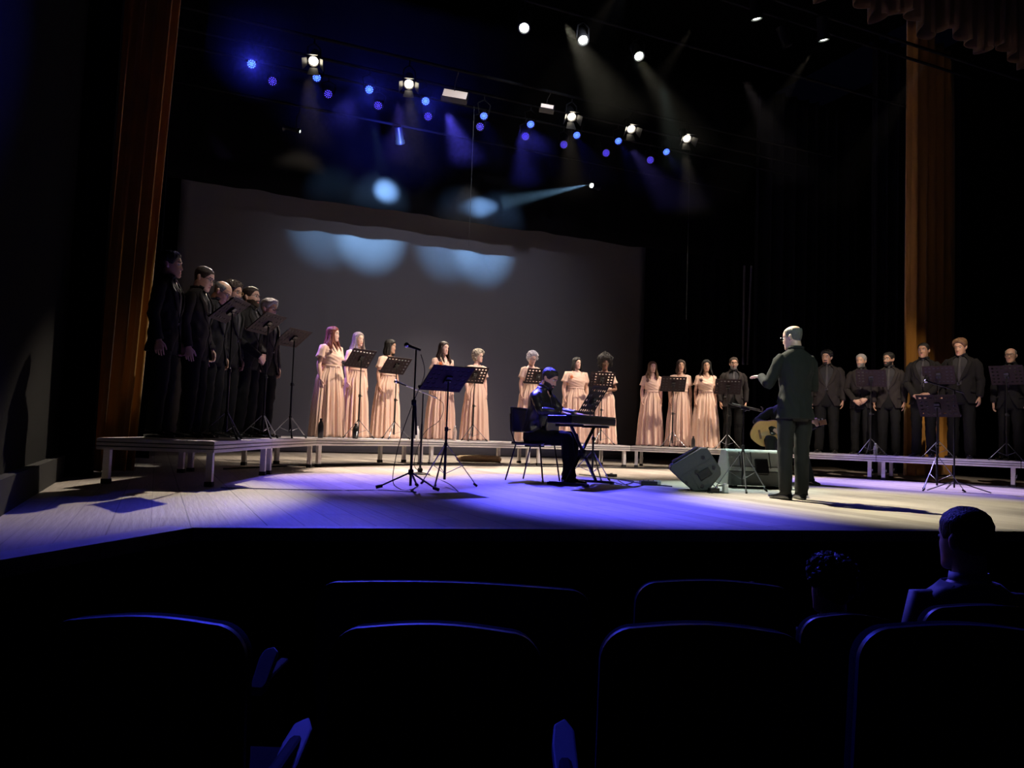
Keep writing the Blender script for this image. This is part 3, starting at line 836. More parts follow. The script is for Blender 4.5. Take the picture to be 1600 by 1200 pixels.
# raked auditorium steps (camera-facing rows)
AX = V((math.cos(yaw), -math.sin(yaw), 0)); AY = V((math.sin(yaw), math.cos(yaw), 0))
def aud(x, y, z=0): return V((0, 0, z)) + AX * x + AY * y
for i, (y0, y1, z) in enumerate([(-1.5, 1.15, -.83), (1.15, 2.1, -.83), (2.1, 3.2, -.93)]):
    if i == 1: continue
    b = MB(); pts = [aud(-5, y0), aud(6, y0), aud(6, y1 if i else 2.1), aud(-5, y1 if i else 2.1)]
    b.prism([(p.x, p.y) for p in pts], -1.358, z); struct(b.build('floor_row_step', M['blackpaint'], smooth=False))
# walls
def wallbox(name, c, size, mt=None):
    b = MB(); b.box(c, size); return struct(b.build(name, mt or M['wallblack'], smooth=False))
WL = at_z(88, 745, 0); WL2 = at_z(146, 742, 0)
wallbox('wall_left', (WL.x - 2.5, WL.y - 4.5, 4.3), (5.0, 9.0, 11.4))
wallbox('wall_left_return', (WL2.x - 2.5, WL.y + .17, 5.0), (5.0, .3, 10.0))
wallbox('baseboard_left', (WL.x + .035, WL.y - 3.6, .105), (.07, 7.0, .21), M['blackpaint'])
wallbox('wall_back', (5, 19.3, 5.5), (23, .2, 11.4))
wallbox('wall_right', (16.6, 8, 4.3), (.2, 24, 11.4))
wallbox('wall_wing_left', (-5.9, 14, 5), (.2, 11, 10))
wallbox('ceiling', (5, 11, 11.2), (23, 18, .2))

# ------------------------------------------------------------------ drapes
def drape(name, p0, p1, z0, z1, folds, amp, mt, seed=0, scallop=0.0, nscal=6, gather=0.0, label=None, cat='curtain', group=None, kind=None, lean=0.0, th=.012):
    p0 = V((p0[0], p0[1], 0)); p1 = V((p1[0], p1[1], 0)); L_ = (p1 - p0).length; d = (p1 - p0) / L_; n = V((d.y, -d.x, 0))
    nu = max(40, int(folds * 12)); nv = 26; b = MB()
    def f(u, t):
        z = lerp(z0, z1, t)
        sc_ = 0
        if scallop: sc_ = scallop * abs(math.sin(PI * u * nscal)) * (1 - t) + .10 * noise.noise(V((u * 30, seed, 0))) * (1 - t)
        ph = u * folds * 2 * PI + 1.3 * noise.noise(V((u * folds * .6, seed, t * .8)))
        a = amp * (1 + .5 * noise.noise(V((u * folds * .9, seed + 9, 0))))
        uu = u + .25 / folds * math.sin(ph * 1.0 + 1.2)
        g = 1 - gather * (1 - t) ** 1.5
        return p0 + d * (L_ * (.5 + (uu - .5) * g) + lean * t) + n * (a * math.sin(ph)) + V((0, 0, z + sc_))
    gridmesh(b, f, [i / nu for i in range(nu + 1)], [j / nv for j in range(nv + 1)])
    o = b.build(name, mt, solid=th)
    if kind: o['kind'] = kind
    if label: tag(o, label, cat, group, kind)
    return o
gl = at_z(172, 743, 0); gl2 = at_z(206, 741, 0)
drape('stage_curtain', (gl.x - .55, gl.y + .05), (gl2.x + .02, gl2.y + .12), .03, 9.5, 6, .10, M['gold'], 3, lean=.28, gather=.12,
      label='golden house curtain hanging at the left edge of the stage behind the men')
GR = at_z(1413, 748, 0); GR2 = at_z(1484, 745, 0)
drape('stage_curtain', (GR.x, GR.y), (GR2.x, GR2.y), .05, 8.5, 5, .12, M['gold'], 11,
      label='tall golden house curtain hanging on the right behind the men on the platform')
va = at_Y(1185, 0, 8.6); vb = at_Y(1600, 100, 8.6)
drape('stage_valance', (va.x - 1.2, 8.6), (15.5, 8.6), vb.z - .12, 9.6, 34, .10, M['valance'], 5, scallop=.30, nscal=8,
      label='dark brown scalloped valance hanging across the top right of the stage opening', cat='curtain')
# right wing black legs
for k, (x0, x1, y) in enumerate([(13.0, 15.8, 11.6), (12.6, 15.8, 14.6)]):
    drape('wing_drape', (x0, y), (x1, y), .02, 9.0, 9, .08, M['backdrape'], 20 + k,
          label=['black wing drape hanging beside the right gold curtain', 'black wing drape hanging farther back on the right beside the grey screen'][k])
drape('wing_drape', (-3.0, 12.6), (-.15, 12.6), .02, 9.0, 9, .08, M['backdrape'], 31,
      label='black wing drape standing behind the left gold curtain beside the grey screen')
drape('backdrop_drape', (-2.0, 18.6), (15.8, 18.6), .02, 9.0, 40, .08, M['backdrape'], 41,
      label='black velour drape closing the back of the stage behind the screen')
# screen and border
SL = at_Y(270, 500, 17.2); SR = at_Y(1006, 500, 17.2)
b = MB()
gridmesh(b, lambda x, z: V((x, 17.2 + .012 * noise.noise(V((x * 1.3, z * .5, 0))), z)), [lerp(SL.x, SR.x, i / 60) for i in range(61)], [.02 + 7.0 * i / 30 for i in range(31)])
o = b.build('projection_screen', M['screen'], solid=.006)
tag(o, 'huge plain grey cloth screen filling the back of the stage', 'screen')
b = MB(); bz = at_Y(276, 280, 16.3).z; bz2 = at_Y(1004, 386, 16.3).z
BL = at_Y(225, 300, 16.3).x; BR = 14.5
def bf(u, t):
    x = lerp(BL, BR, u); q = (x - BL) / (BR - BL)
    z0 = lerp(bz, bz2, u) + .012 * math.sin(x * 1.7) + .010 * math.sin(x * 4.1 + 1) + .008 * math.sin(x * 9)
    return V((x, 16.3 + .018 * math.sin(x * 7 + math.sin(x * 2)) , lerp(z0, 10, t)))
gridmesh(b, bf, [i / 240 for i in range(241)], [j / 12 for j in range(13)])
o = b.build('border_drape', M['border'], solid=.008)
tag(o, 'black border drape with wavy hem hanging in front of the top of the grey screen', 'curtain')

# ------------------------------------------------------------------ choir platforms
DECK = .405
NODES = [V((.47, 7.42, 0)), V((1.20, 9.30, 0)), V((2.02, 11.08, 0)), V((4.02, 12.28, 0)), V((6.18, 12.78, 0)), V((8.15, 12.72, 0)),
         V((9.88, 11.30, 0)), V((10.92, 9.58, 0)), V((12.02, 7.88, 0)), V((13.1, 6.25, 0))]
def inward(i):        # normal pointing upstage / away from the conductor, for segment i
    d = (NODES[i + 1] - NODES[i]).normalized(); return V((-d.y, d.x, 0))
def platform(i, label):
    a, b_ = NODES[i], NODES[i + 1]; d = (b_ - a).normalized(); n = inward(i); L_ = (b_ - a).length - .012
    root = thing('stage_platform', label, 'platform', a, math.atan2(d.y, d.x), 'aluminium framed choir platforms')
    b = MB(); b.box((L_ / 2, .5, DECK - .012), (L_ - .02, .97, .022)); b.build('deck', M['deck'], root, smooth=False)
    b = MB()
    for (c, sz, ax) in [((L_ / 2, .015, DECK - .055), (L_, .03, .10), 0), ((L_ / 2, .985, DECK - .055), (L_, .03, .10), 0),
                        ((.015, .5, DECK - .055), (.03, .94, .10), 1), ((L_ - .015, .5, DECK - .055), (.03, .94, .10), 1)]:
        b.box(c, sz)
        for dz in (-.034, 0, .034):   # ribs of the extrusion
            cc = V(c) + V((0, 0, dz)); s2 = (sz[0], sz[1] + .010, .016) if ax == 0 else (sz[0] + .010, sz[1], .016)
            b.box(cc, s2)
    b.build('frame', M['alu'], root, smooth=False)
    b = MB()
    for dz in (-.017, .017):  # dark strips put in for the shade between the ribs
        for y in (-.0005, 1.0005): b.box((L_ / 2, y, DECK - .055 + dz), (L_ + .004, .004, .008))
        for x in (-.0005, L_ + .0005): b.box((x, .5, DECK - .055 + dz), (.004, .99, .008))
    b.build('groove_shade_strip', M['rubber'], root, smooth=False)
    for lx in (.10, L_ - .10):
        for ly in (.055, .945):
            g = MB(); g.box((lx, ly, (DECK - .10) / 2 + .02), (.055, .055, DECK - .14))
            lg = g.build('leg', M['alu'], root, smooth=False)
            g = MB(); g.box((lx, ly, .022), (.066, .066, .044)); g.build('foot', M['rubber'], lg, smooth=False)
            g = MB(); g.tube((lx + .03, ly, .16), (lx + .05, ly, .16), .010); g.tube((lx + .045, ly, .13), (lx + .045, ly, .18), .004)
            g.build('clamp_bolt', M['chrome'], lg)
    return root
PL = ['choir platform closest to the camera at the left, its short end facing the seats', 'second choir platform of the left wing, behind the nearest one',
      'platform under the two standing women at the left bend of the choir', 'platform behind the floor microphone under the smiling dark haired woman and curly blonde woman',
      'platform behind the seated keyboard player', 'platform under the three women beside the bearded man', 'platform hidden behind the guitarist and the floor speakers',
      'platform under the men just left of the right gold curtain', 'platform at the right edge under the last men']
for i in range(9): platform(i, PL[i])
def on_riser(px, off):
    best = None
    for i in range(9):
        a, b_, n = NODES[i], NODES[i + 1], inward(i)
        for k in range(81):
            p = a.lerp(b_, k / 80) + n * off; p.z = DECK
            e = abs(px_of(p) - px)
            if best is None or e < best[0]: best = (e, p)
    p = best[1]
    # slide exactly onto the line of sight, keeping the depth
    q = at_d(px, 600, depth_of(p)); r = V((q.x, q.y, DECK))
    for _ in range(4):
        e = px - px_of(r); r += V((rgt.x, rgt.y, 0)) * (e * depth_of(r) / FOC)
    return r
CON = at_z(1240, 781, 0)
def height_at(p, px, ytop):
    d = ray(px, ytop); h = math.hypot(p.x, p.y) / math.hypot(d.x, d.y)
    return CAMZ + d.z * h - p.z

# ------------------------------------------------------------------ music stands
def desk_mesh(w, h):
    b = MB(); nx, nz = 15, 11; xs = []; zs = []
    # alternating solid / slot columns and rows
    x = -w / 2; xs.append(x); k = 0
    cw, gw = w * .068, w * .0665
    while k < 15:
        x += (cw if k % 2 == 0 else gw); xs.append(x); k += 1
    z = -h / 2; zs.append(z); k = 0
    while k < 11:
        z += (h * .11 if k % 2 == 0 else h * .068); zs.append(z); k += 1
    sx_ = w / (xs[-1] - xs[0]); xs = [-w / 2 + (q - xs[0]) * sx_ for q in xs]
    sz_ = h / (zs[-1] - zs[0]); zs = [-h / 2 + (q - zs[0]) * sz_ for q in zs]
    idx = {}
    def vid(i, j):
        if (i, j) not in idx: idx[(i, j)] = len(b.v); b.v.append(V((xs[i], 0, zs[j])))
        return idx[(i, j)]
    for i in range(len(xs) - 1):
        for j in range(len(zs) - 1):
            mid = 5 <= i <= 9 and 3 <= j <= 7
            if i % 2 == 1 and j % 2 == 1 and not mid: continue
            b.f.append((vid(i, j), vid(i + 1, j), vid(i + 1, j + 1), vid(i, j + 1))); b.m.append(0)
    return b
def music_stand(loc, r, height, label, tilt=42, w=.47, h=.33, legr=.30, paper=None, group='black perforated music stands', light=None, legang=30, low=.30, name='music_stand', roll_=0, folder=None):
    """r = direction towards the reader; local +Y"""
    rz = math.atan2(-r[0], r[1])
    root = thing(name, label, 'music stand', loc, rz, group)
    top = height - .06
    T_ = Matrix.Translation((0, .02, height)) @ Matrix.Rotation(R(roll_), 4, 'Y') @ Matrix.Rotation(R(tilt), 4, 'X')
    tf = lambda p: T_ @ V(p)
    dk = desk_mesh(w, h).build('desk', M['desk'], root, smooth=False, tf=tf, solid=.003)
    b = MB(); b.box((0, .022, -h / 2), (w, .045, .004)); b.box((0, .043, -h / 2 + .010), (w, .003, .020)); b.build('ledge', M['desk'], dk, smooth=False, tf=tf)
    b = MB(); b.box((0, -.014, 0), (.07, .022, .10)); b.tube((-.03, -.03, 0), (.03, -.03, 0), .012); b.build('tilt_bracket', M['blackmetal'], root, tf=tf, bevel=.003)
    b = MB(); b.tube((0, 0, top * .50), (0, 0, top + .03), .0085); b.build('upper_pole', M['blackmetal'], root)
    b = MB(); b.tube((0, 0, .07), (0, 0, top * .56), .0135); b.build('lower_pole', M['blackmetal'], root)
    b = MB(); b.lathe([(.013, 0), (.020, .004), (.020, .040), (.012, .046)], (0, 0, top * .54)); b.tube((.015, 0, top * .54 + .02), (.050, 0, top * .54 + .02), .006)
    b.build('clutch', M['rubber'], root)
    b = MB(); b.lathe([(.013, 0), (.019, .003), (.019, .030), (.012, .034)], (0, 0, low - .012)); b.build('leg_collar', M['rubber'], root)
    for k in range(3):
        a = R(90 + 120 * k + legang); d = V((math.cos(a), math.sin(a), 0))
        b = MB(); b.path([V((0, 0, low)) + d * .02, d * legr + V((0, 0, .012))], [(.0085, .005), (.0085, .005)], hint=(-d.y, d.x, 0), n=8)
        b.tube(d * legr * .52 + V((0, 0, low * .5)), V((0, 0, low * .30)), .0035)
        lg = b.build('leg', M['legmetal'], root)
        b = MB(); b.path([d * (legr - .03) + V((0, 0, .035)), d * (legr + .008) + V((0, 0, .006))], [.012, .012], n=8); b.build('foot', M['rubber'], lg)
    if paper:
        t = MB()
        for i in range(paper):
            t.box((-.105 + .215 * (i % 2), .008 + .004 * i, -.01), (.21, .003, .297), Matrix.Rotation(R(2 - 3 * i), 3, 'Y'))
        o = t.build('sheet_music', M['paper'], None, smooth=False)
        o.matrix_world = Matrix.Translation(loc) @ Matrix.Rotation(rz, 4, 'Z') @ T_
        tag(o, 'white sheet music lying on the ' + label.split(',')[0], 'sheet music')
    if folder:
        t = MB(); fx, fw_, fz, fh_ = folder
        t.box((fx * w, .010, fz * h - .004), (fw_ * w, .012, fh_ * h)); t.box((fx * w, .018, fz * h - .004), (fw_ * w * .96, .004, fh_ * h * .94), mi=1)
        o = t.build('music_folder', [M['plastic'], M['paper']], None, smooth=False)
        o.matrix_world = Matrix.Translation(loc) @ Matrix.Rotation(rz, 4, 'Z') @ T_
        tag(o, 'black folder on the stand ' + label.split(',')[0].replace('music stand ', '').replace('largest music stand', 'alone on the open floor beside the microphones'), 'folder', 'music folders on the stands')
    return root
def reader_dir(p):
    d = V((p.x, p.y, 0)) - V((CON.x, CON.y, 0)); return d.normalized()
def z_at(p, px, py):
    d = ray(px, py); h = math.hypot(p.x, p.y) / math.hypot(d.x, d.y); return CAMZ + d.z * h
RS = [  # pole px, desk centre (px, py), offset from riser front edge, label, tilt, paper
    (352, (351, 484), .22, 'music stand in front of the bowing bald man on the left platform', 50, 0),
    (410, (408, 505), .20, 'music stand in front of the shorter bespectacled man, second from left', 50, 0),
    (452, (461, 528), .18, 'music stand standing alone left of the red haired woman, white sheet on its edge', 52, 0),
    (559, (563, 560), .22, 'music stand hiding the waist of the long blonde haired woman', 38, 0),
    (615, (613, 571), .22, 'music stand in front of the woman with dark bobbed hair', 42, 0),
    (738, (741, 586), .22, 'music stand before the curly blonde woman, partly behind the big floor stand', 36, 0),
    (838, (838, 588), .22, 'music stand before the white haired woman, behind the keyboard player', 36, 0),
    (938, (938, 593), .22, 'music stand before the woman with the big dark afro', 34, 0),
    (1050, (1050, 600), .22, 'music stand between two women right of the screen edge', 36, 0),
    (1136, (1135, 604), .22, 'music stand before the bearded man with glasses beside the women', 36, 0),
    (1360, (1357, 591), .25, 'music stand between the two bearded men left of the right gold curtain', 34, 0),
    (1466, (1459, 586), .25, 'music stand in front of the man before the right gold curtain', 30, 0),
    (1573, (1562, 586), .25, 'music stand at the right edge of the picture before the last man', 30, 0)]
# folders: x centre, width, z centre, height as shares of the desk
FOLD = {352: (0, .96, -.02, .94), 410: (0, .96, -.02, .94), 452: (0, .94, -.08, .84), 559: (.0, .84, -.08, .84), 615: (-.06, .84, -.08, .84), 1050: (0, .96, -.08, .84), 1136: (.05, .82, -.08, .84), 1360: (.1, .6, 0, .9), 1466: (0, .9, -.05, .9)}
for px, (dx, dy), off, lab, tl, pp in RS:
    p = on_riser(px, off); z = z_at(p, dx, dy) - DECK
    music_stand(p, reader_dir(p), z, lab, tilt=tl, legang=(px * 7) % 50, paper=pp, low=.26, legr=.26, folder=FOLD.get(px))
p = at_z(694, 760, 0); music_stand(p, V((-.25, .97, 0)), z_at(p, 702, 592), 'largest music stand, alone on the open floor beside the microphones', tilt=48, legang=10, w=.50, h=.36, low=.42, legr=.34, folder=(0, .98, 0, .98))
p = at_z(925, 752, 0)
music_stand(p, V((-.42, .9, 0)).normalized(), z_at(p, 928, 626), 'music stand rising over the keyboard in front of the seated player', tilt=34, w=.34, h=.42, legang=25, low=.36, legr=.34)
p = at_z(1160, 768, 0)
music_stand(p, (V((CON.x, CON.y, 0)) - V((p.x, p.y, 0))).normalized() * .4 + V((.5, 0, 0)), z_at(p, 1160, 637), 'flat topped music stand of the conductor holding open scores', tilt=78, w=.52, h=.36, legang=40, low=.44, legr=.33, paper=2)
p = at_z(1464, 767, 0); music_stand(p, reader_dir(p), z_at(p, 1462, 634), 'music stand on the open floor at the right, before the platform', tilt=34, w=.50, h=.34, legang=50, low=.44, legr=.32)

# ------------------------------------------------------------------ people
def standing(px, ytop, off, label, H=None, faceto=None, **k):
    p = on_riser(px, off + .13)
    if px < 450:      # the left line stands one behind the other: off is the distance from the camera
        q = at_d(px, 650, off); p = V((q.x, q.y, DECK))
    h = height_at(p, px, ytop)
    hp = k.get('hpitch', 0)
    f = V((CON.x, CON.y, 0)) - V((p.x, p.y, 0)) if faceto is None else V(faceto)
    voll = {'afro': .07, 'puff': .03, 'curly': .015, 'quiff': .02}.get(k.get('hair', ('short',))[0], .012)
    h = h - voll + .06 * max(0, hp - .2)
    return make_person(p, f, h, label, **k)
BLACK = (.012, .010, .010); DBROWN = (.035, .018, .012); RED = (.16, .035, .022); BLOND = (.34, .22, .12); GREY = (.30, .28, .28); WHITEH = (.66, .62, .66); SALT = (.16, .15, .15); LBROWN = (.17, .09, .045)
PALE = (.72, .45, .36); MED = (.52, .30, .21); TANS = (.40, .22, .145); DARK = (.20, .10, .065)
GM = 'choir men in dark suits'; GW = 'choir women in blush gowns'
standing(250, 391, 7.70, 'tall young man with thick dark hair in black suit, nearest in the left line', hair=('messy', BLACK), tone=MED, hyaw=.15, suitm='suit2', arms=('slack', 'down'), group=GM, wide=.97)
standing(299, 413, 8.15, 'man with cropped hair and glasses looking down, second in the left line', hair=('buzz', DBROWN), tone=PALE, hpitch=.30, glasses='frame', suitm='suit', arms=('slack', 'down'), group=GM)
standing(326, 436, 8.60, 'bald man with head bowed deeply, third in the left line', hair=('fringe', SALT), tone=MED, hpitch=.55, hyaw=.1, glasses='frame', suitm='suit2', group=GM)
standing(349, 437, 9.05, 'wavy haired man with glasses half hidden behind a music stand at left', hair=('curly', DBROWN), tone=MED, hpitch=.15, glasses='goldmetal', suitm='suit2', group=GM)
standing(382, 447, 9.50, 'bearded man in dark suit with clasped hands and chin raised, in the left line', hair=('short', DBROWN), tone=PALE, hpitch=-.08, beard=('full', DBROWN), glasses='frame', suitm='suit2', arms=('clasp', 'clasp2'), group=GM)
standing(409, 465, 10.02, 'shorter grey haired man with glasses, last of the left line of men', hair=('quiff', GREY), tone=MED, hpitch=.12, glasses='frame', suitm='suit', group=GM)
standing(511, 509, .48, 'red haired woman in blush gown with dark flower, first woman from the left', sex='f', outfit='dress', hair=('long', RED), tone=PALE, hyaw=.45, arms=('slack', 'down'), wide=1.12, corsage='dark_flower', group=GW)
standing(552, 518, .55, 'woman with long pale hair standing behind the first woman from the left', sex='f', outfit='dress', hair=('long', (.26, .21, .20)), tone=PALE, group=GW)
standing(602, 530, .52, 'woman with dark shoulder length hair in blush gown, third from the left', sex='f', outfit='dress', hair=('bob', BLACK), tone=MED, hyaw=.5, hpitch=.06, corsage='dark_flower', group=GW)
standing(687, 533, .52, 'smiling woman with long brown hair and orange flower behind the largest music stand', sex='f', outfit='dress', hair=('long', DBROWN), tone=PALE, hyaw=.15, wide=1.05, corsage='orange_flower', group=GW)
standing(741, 545, .52, 'short woman with curly blonde hair tied up and glasses', sex='f', outfit='dress', hair=('puff', (.42, .36, .28)), tone=PALE, hyaw=.5, glasses='frame', wide=1.03, group=GW)
standing(826, 548, .52, 'woman with curly white hair and glasses looking down behind the keyboard player', sex='f', outfit='dress', hair=('puff', WHITEH), tone=PALE, hpitch=.28, glasses='frame', group=GW)
standing(897, 558, .50, 'fuller woman with black bobbed hair and orange flower right of the keyboard player', sex='f', outfit='dress', hair=('bob', BLACK), tone=PALE, hyaw=.25, wide=1.26, corsage='orange_flower', group=GW)
standing(942, 553, .52, 'woman with large dark afro hair and glasses, hand resting at her belly', sex='f', outfit='dress', hair=('afro', BLACK), tone=DARK, hyaw=-.1, hpitch=.15, glasses='goldmetal', arms=('belly', 'down'), group=GW)
standing(1016, 564, .50, 'woman with straight light brown hair, first right of the screen edge', sex='f', outfit='dress', hair=('long', LBROWN), tone=PALE, hyaw=.1, corsage='dark_flower', group=GW)
standing(1061, 562, .52, 'woman with dark wavy hair between two other women right of the screen', sex='f', outfit='dress', hair=('bob', DBROWN), tone=MED, group=GW, wide=1.05)
standing(1101, 562, .50, 'woman with curly dark hair beside the bearded man with glasses', sex='f', outfit='dress', hair=('wavy', BLACK), tone=MED, corsage='dark_flower', group=GW)
standing(1144, 558, .52, 'bearded man with glasses in dark suit standing right of the last woman', hair=('short', DBROWN), tone=MED, glasses='frame', beard=('full', SALT), group=GM)
standing(1291, 547, .50, 'heavy young man with dark curly hair right of the conductor', hair=('curly', BLACK), tone=MED, wide=1.12, belly=.03, beard=('goatee', BLACK), hyaw=-.25, hpitch=.05, suitm='suit', group=GM)
standing(1345, 553, .52, 'slim man with short grey hair and beard, hands joined low', hair=('short', GREY), tone=MED, beard=('full', SALT), hyaw=-.25, arms=('clasp', 'clasp2'), wide=.95, group=GM)
standing(1389, 550, .50, 'man with trimmed dark beard and glasses left of the right gold curtain', hair=('short', BLACK), tone=TANS, beard=('full', BLACK), glasses='frame', hyaw=-.45, group=GM)
standing(1443, 535, .32, 'smiling short haired man standing before the right gold curtain, hands joined', hair=('buzz', BLACK), tone=TANS, hyaw=-.1, arms=('clasp', 'clasp2'), suitm='suit2', group=GM)
standing(1502, 528, .30, 'tall man with swept light brown hair looking down, right of the gold curtain', hair=('quiff', LBROWN), tone=MED, hpitch=.18, hyaw=-.15, suitm='suit2', wide=1.06, group=GM)
standing(1580, 543, .42, 'balding man with glasses at the far right end of the choir', hair=('fringe', SALT), tone=MED, glasses='frame', suitm='suit2', hyaw=.1, group=GM)

# conductor, back to the hall
away = V((CON.x, CON.y, 0)).normalized()
cf = Matrix.Rotation(R(30), 3, 'Z') @ away
make_person(CON, cf, height_at(CON, 1231, 508) - .004, 'conductor in dark suit with balding grey hair and glasses, back to the seats', hair=('fringe', (.13, .12, .11)), tone=PALE,
            hyaw=.52, hpitch=.16, glasses='frame', suitm='suit3', vent=True, wide=.92,
            arms=(((.275, -.02, 1.14), (.235, -.25, 1.235), (.25, -1, .06), (0, .1, -1), (-1, 0, .1), .16), ((.235, -.06, 1.13), (.12, -.26, 1.16), (-.5, -1, .1), (0, 0, -1), (-1, -.3, 0), .5)),
            legs=[((.088, .005, .90), (.095, -.01, .50), (.100, .022, .085), (.2, -1, 0)), ((-.088, .005, .90), (-.10, -.03, .50), (-.115, -.05, .085), (-.25, -1, 0))])

# seated keyboard player
PIA = at_z(834, 751, 0)
imr = V((math.cos(yaw), -math.sin(yaw), 0)); tow = V((-math.sin(yaw), -math.cos(yaw), 0))
pf = (imr * math.cos(R(30)) + tow * math.sin(R(30))).normalized()
def seat_legs(w=.12, ky=-.44, ay=-.46, sp=.0, kz=.54):
    return [((.088, .0, .515), (w + sp, ky, kz), (w + sp * .6, ay, .085), (.15, -1, 0)), ((-.088, .0, .515), (-w - sp, ky, kz), (-w - sp * .6, ay, .085), (-.15, -1, 0))]
make_person(PIA, pf, 1.76, 'young man in black satin shirt seated and playing the keyboard', outfit='shirt', suitm='satin', hair=('short', BLACK), tone=MED, beard=('full', BLACK),
            hpitch=.42, lean=.20, drop=.375, tie=False,
            legs=[((.088, -.02, .515), (.11, -.46, .53), (.10, -.40, .085), (.1, -1, 0)), ((-.088, -.02, .515), (-.11, -.47, .53), (-.12, -.54, .085), (-.1, -1, 0))],
            arms=(((.25, -.22, .84), (.16, -.47, .815), (0, -1, -.12), (0, 0, -1), (-1, 0, 0), .20), ((.26, -.20, .83), (.20, -.46, .815), (0, -1, -.12), (0, 0, -1), (-1, 0, 0), .20)))
def chair(loc, rz, label):
    root = thing('chair', label, 'chair', loc, rz)
    b = MB()
    gridmesh(b, lambda x, y: V((x, y, .452 - .015 * math.cos(x * 6) * math.cos(y * 5) + .02 * (y < -.18))), [-.21 + .42 * i / 10 for i in range(11)], [-.21 + .42 * i / 10 for i in range(11)])
    b.build('seat', M['plastic'], root, solid=.028)
    b = MB(); gridmesh(b, lambda x, z: V((x, .215 + .09 * (z - .5) - .03 * math.cos(x * 6), z)), [-.20 + .40 * i / 10 for i in range(11)], [.58 + .30 * i / 8 for i in range(9)])
    b.build('backrest', M['plastic'], root, solid=.022)
    for sx_ in (-1, 1):
        b = MB(); b.path([(sx_ * .22, -.24, .0), (sx_ * .19, -.17, .43), (sx_ * .19, .0, .435)], [.010] * 3, n=8); b.build('leg', M['blackmetal'], root)
        b = MB(); b.path([(sx_ * .22, .27, .0), (sx_ * .19, .16, .43), (sx_ * .19, .05, .435)], [.010] * 3, n=8); b.build('leg', M['blackmetal'], root)
        b = MB(); b.path([(sx_ * .19, .05, .435), (sx_ * .19, .18, .46), (sx_ * .19, .235, .60), (sx_ * .19, .25, .80)], [.010] * 4, n=8); b.build('back_frame', M['blackmetal'], root)
    return root
prz = math.atan2(pf.x, -pf.y)
chair(PIA + V((-pf.x, -pf.y, 0)) * .0, prz, 'black chair with thin metal legs under the keyboard player')

# keyboard on its stand
def local(o, rz):
    def f(x, y, z=0):
        c, s_ = math.cos(rz), math.sin(rz); return V((o.x + x * c - y * s_, o.y + x * s_ + y * c, o.z + z))
    return f
PL_ = local(PIA, prz)
kb = thing('electronic_keyboard', 'black electronic keyboard resting on a crossed stand before the seated player', 'keyboard', PL_(-.08, -.67), prz)
KZ = .735
b = MB(); b.box((0, .0, KZ), (1.26, .30, .085)); b.box((0, -.115, KZ + .052), (1.26, .07, .02)); b.build('body', M['plastic'], kb, smooth=False, bevel=.01)
b = MB()
for i in range(52): b.box((-.598 + 1.196 * (i + .5) / 52, .075, KZ + .047), (.0215, .14, .012))
o = b.build('white_keys', M['keywhite'], kb, smooth=False); o['kind'] = 'thing'
b = MB()
for i in range(51):
    if i % 7 in (0, 1, 3, 4, 5): b.box((-.598 + 1.196 * (i + 1) / 52, .045, KZ + .058), (.011, .085, .014))
b.build('black_keys', M['plastic'], kb, smooth=False)
b = MB(); b.box((0, -.152, KZ - .034), (1.24, .006, .008)); b.build('rear_trim', M['chrome'], kb, smooth=False)
ks = thing('keyboard_stand', 'black crossed leg stand carrying the electronic keyboard', 'stand', PL_(-.08, -.67), prz)
for sg in (-1, 1):
    b = MB(); y = .02 * sg
    b.path([(-sg * .36, y, .035), (sg * .36, y, KZ - .065)], [(.022, .014)] * 2, hint=(0, 1, 0), n=8); b.build('cross_leg', M['blackmetal'], ks)
    b = MB(); b.box((sg * .36, 0, .022), (.035, .46, .03)); b.box((sg * .36, .23, .015), (.045, .04, .03)); b.box((sg * .36, -.23, .015), (.045, .04, .03)); b.build('floor_bar', M['blackmetal'], ks, smooth=False)
    b = MB(); b.box((sg * .36, 0, KZ - .060), (.035, .34, .028)); b.build('support_arm', M['blackmetal'], ks, smooth=False)
b = MB(); b.lathe([(.03, -.04), (.045, -.03), (.045, .03), (.03, .04)], (0, 0, .36), rot=Matrix.Rotation(R(90), 3, 'X')); b.build('pivot_disc', M['blackmetal'], ks)

# guitarist
GUI = at_z(1224, 753, 0); gf = (V((CON.x, CON.y, 0)) - V((GUI.x, GUI.y, 0))).normalized(); grz = math.atan2(gf.x, -gf.y)
make_person(GUI, gf, 1.74, 'guitarist in grey suit seated behind the conductor playing an acoustic guitar', hair=('short', DBROWN), tone=PALE, hpitch=.25, hyaw=.15, lean=.16, drop=.375, suitm='suit3', tie=True,
            legs=[((.088, -.02, .515), (.20, -.42, .56), (.34, -.44, .085), (.5, -1, 0)), ((-.088, -.02, .515), (-.20, -.42, .60), (-.16, -.40, .085), (-.2, -1, 0))],
            arms=(((.33, -.14, .80), (.42, -.40, .83), (-.3, .2, .8), (-.3, .9, 0), (-.3, -.5, .6), .65), ((.38, -.12, .86), (.14, -.345, .74), (-.8, -.1, -.35), (0, 1, 0), (0, -.2, 1), .35)))
gt = thing('acoustic_guitar', 'acoustic guitar with amber top held by the seated guitarist', 'guitar', GUI, grz)
GT = Matrix.Translation((-.22, -.275, .70)) @ Matrix.Rotation(R(-13), 4, 'Y') @ Matrix.Rotation(R(6), 4, 'X')
gtf = lambda p: GT @ V(p)
def gout(a):
    # outline of the body, x along the neck
    x = -.25 * math.cos(a); 
    w_ = .195 * gs(x + .11, .19) + .135 * gs(x - .15, .12)
    e = max(0, 1 - (x / .252) ** 2) ** .42
    return x, w_ * e * (1 if a <= PI else -1)
N_ = 56; ol = [gout(2 * PI * (i + .001) / N_) for i in range(N_)]
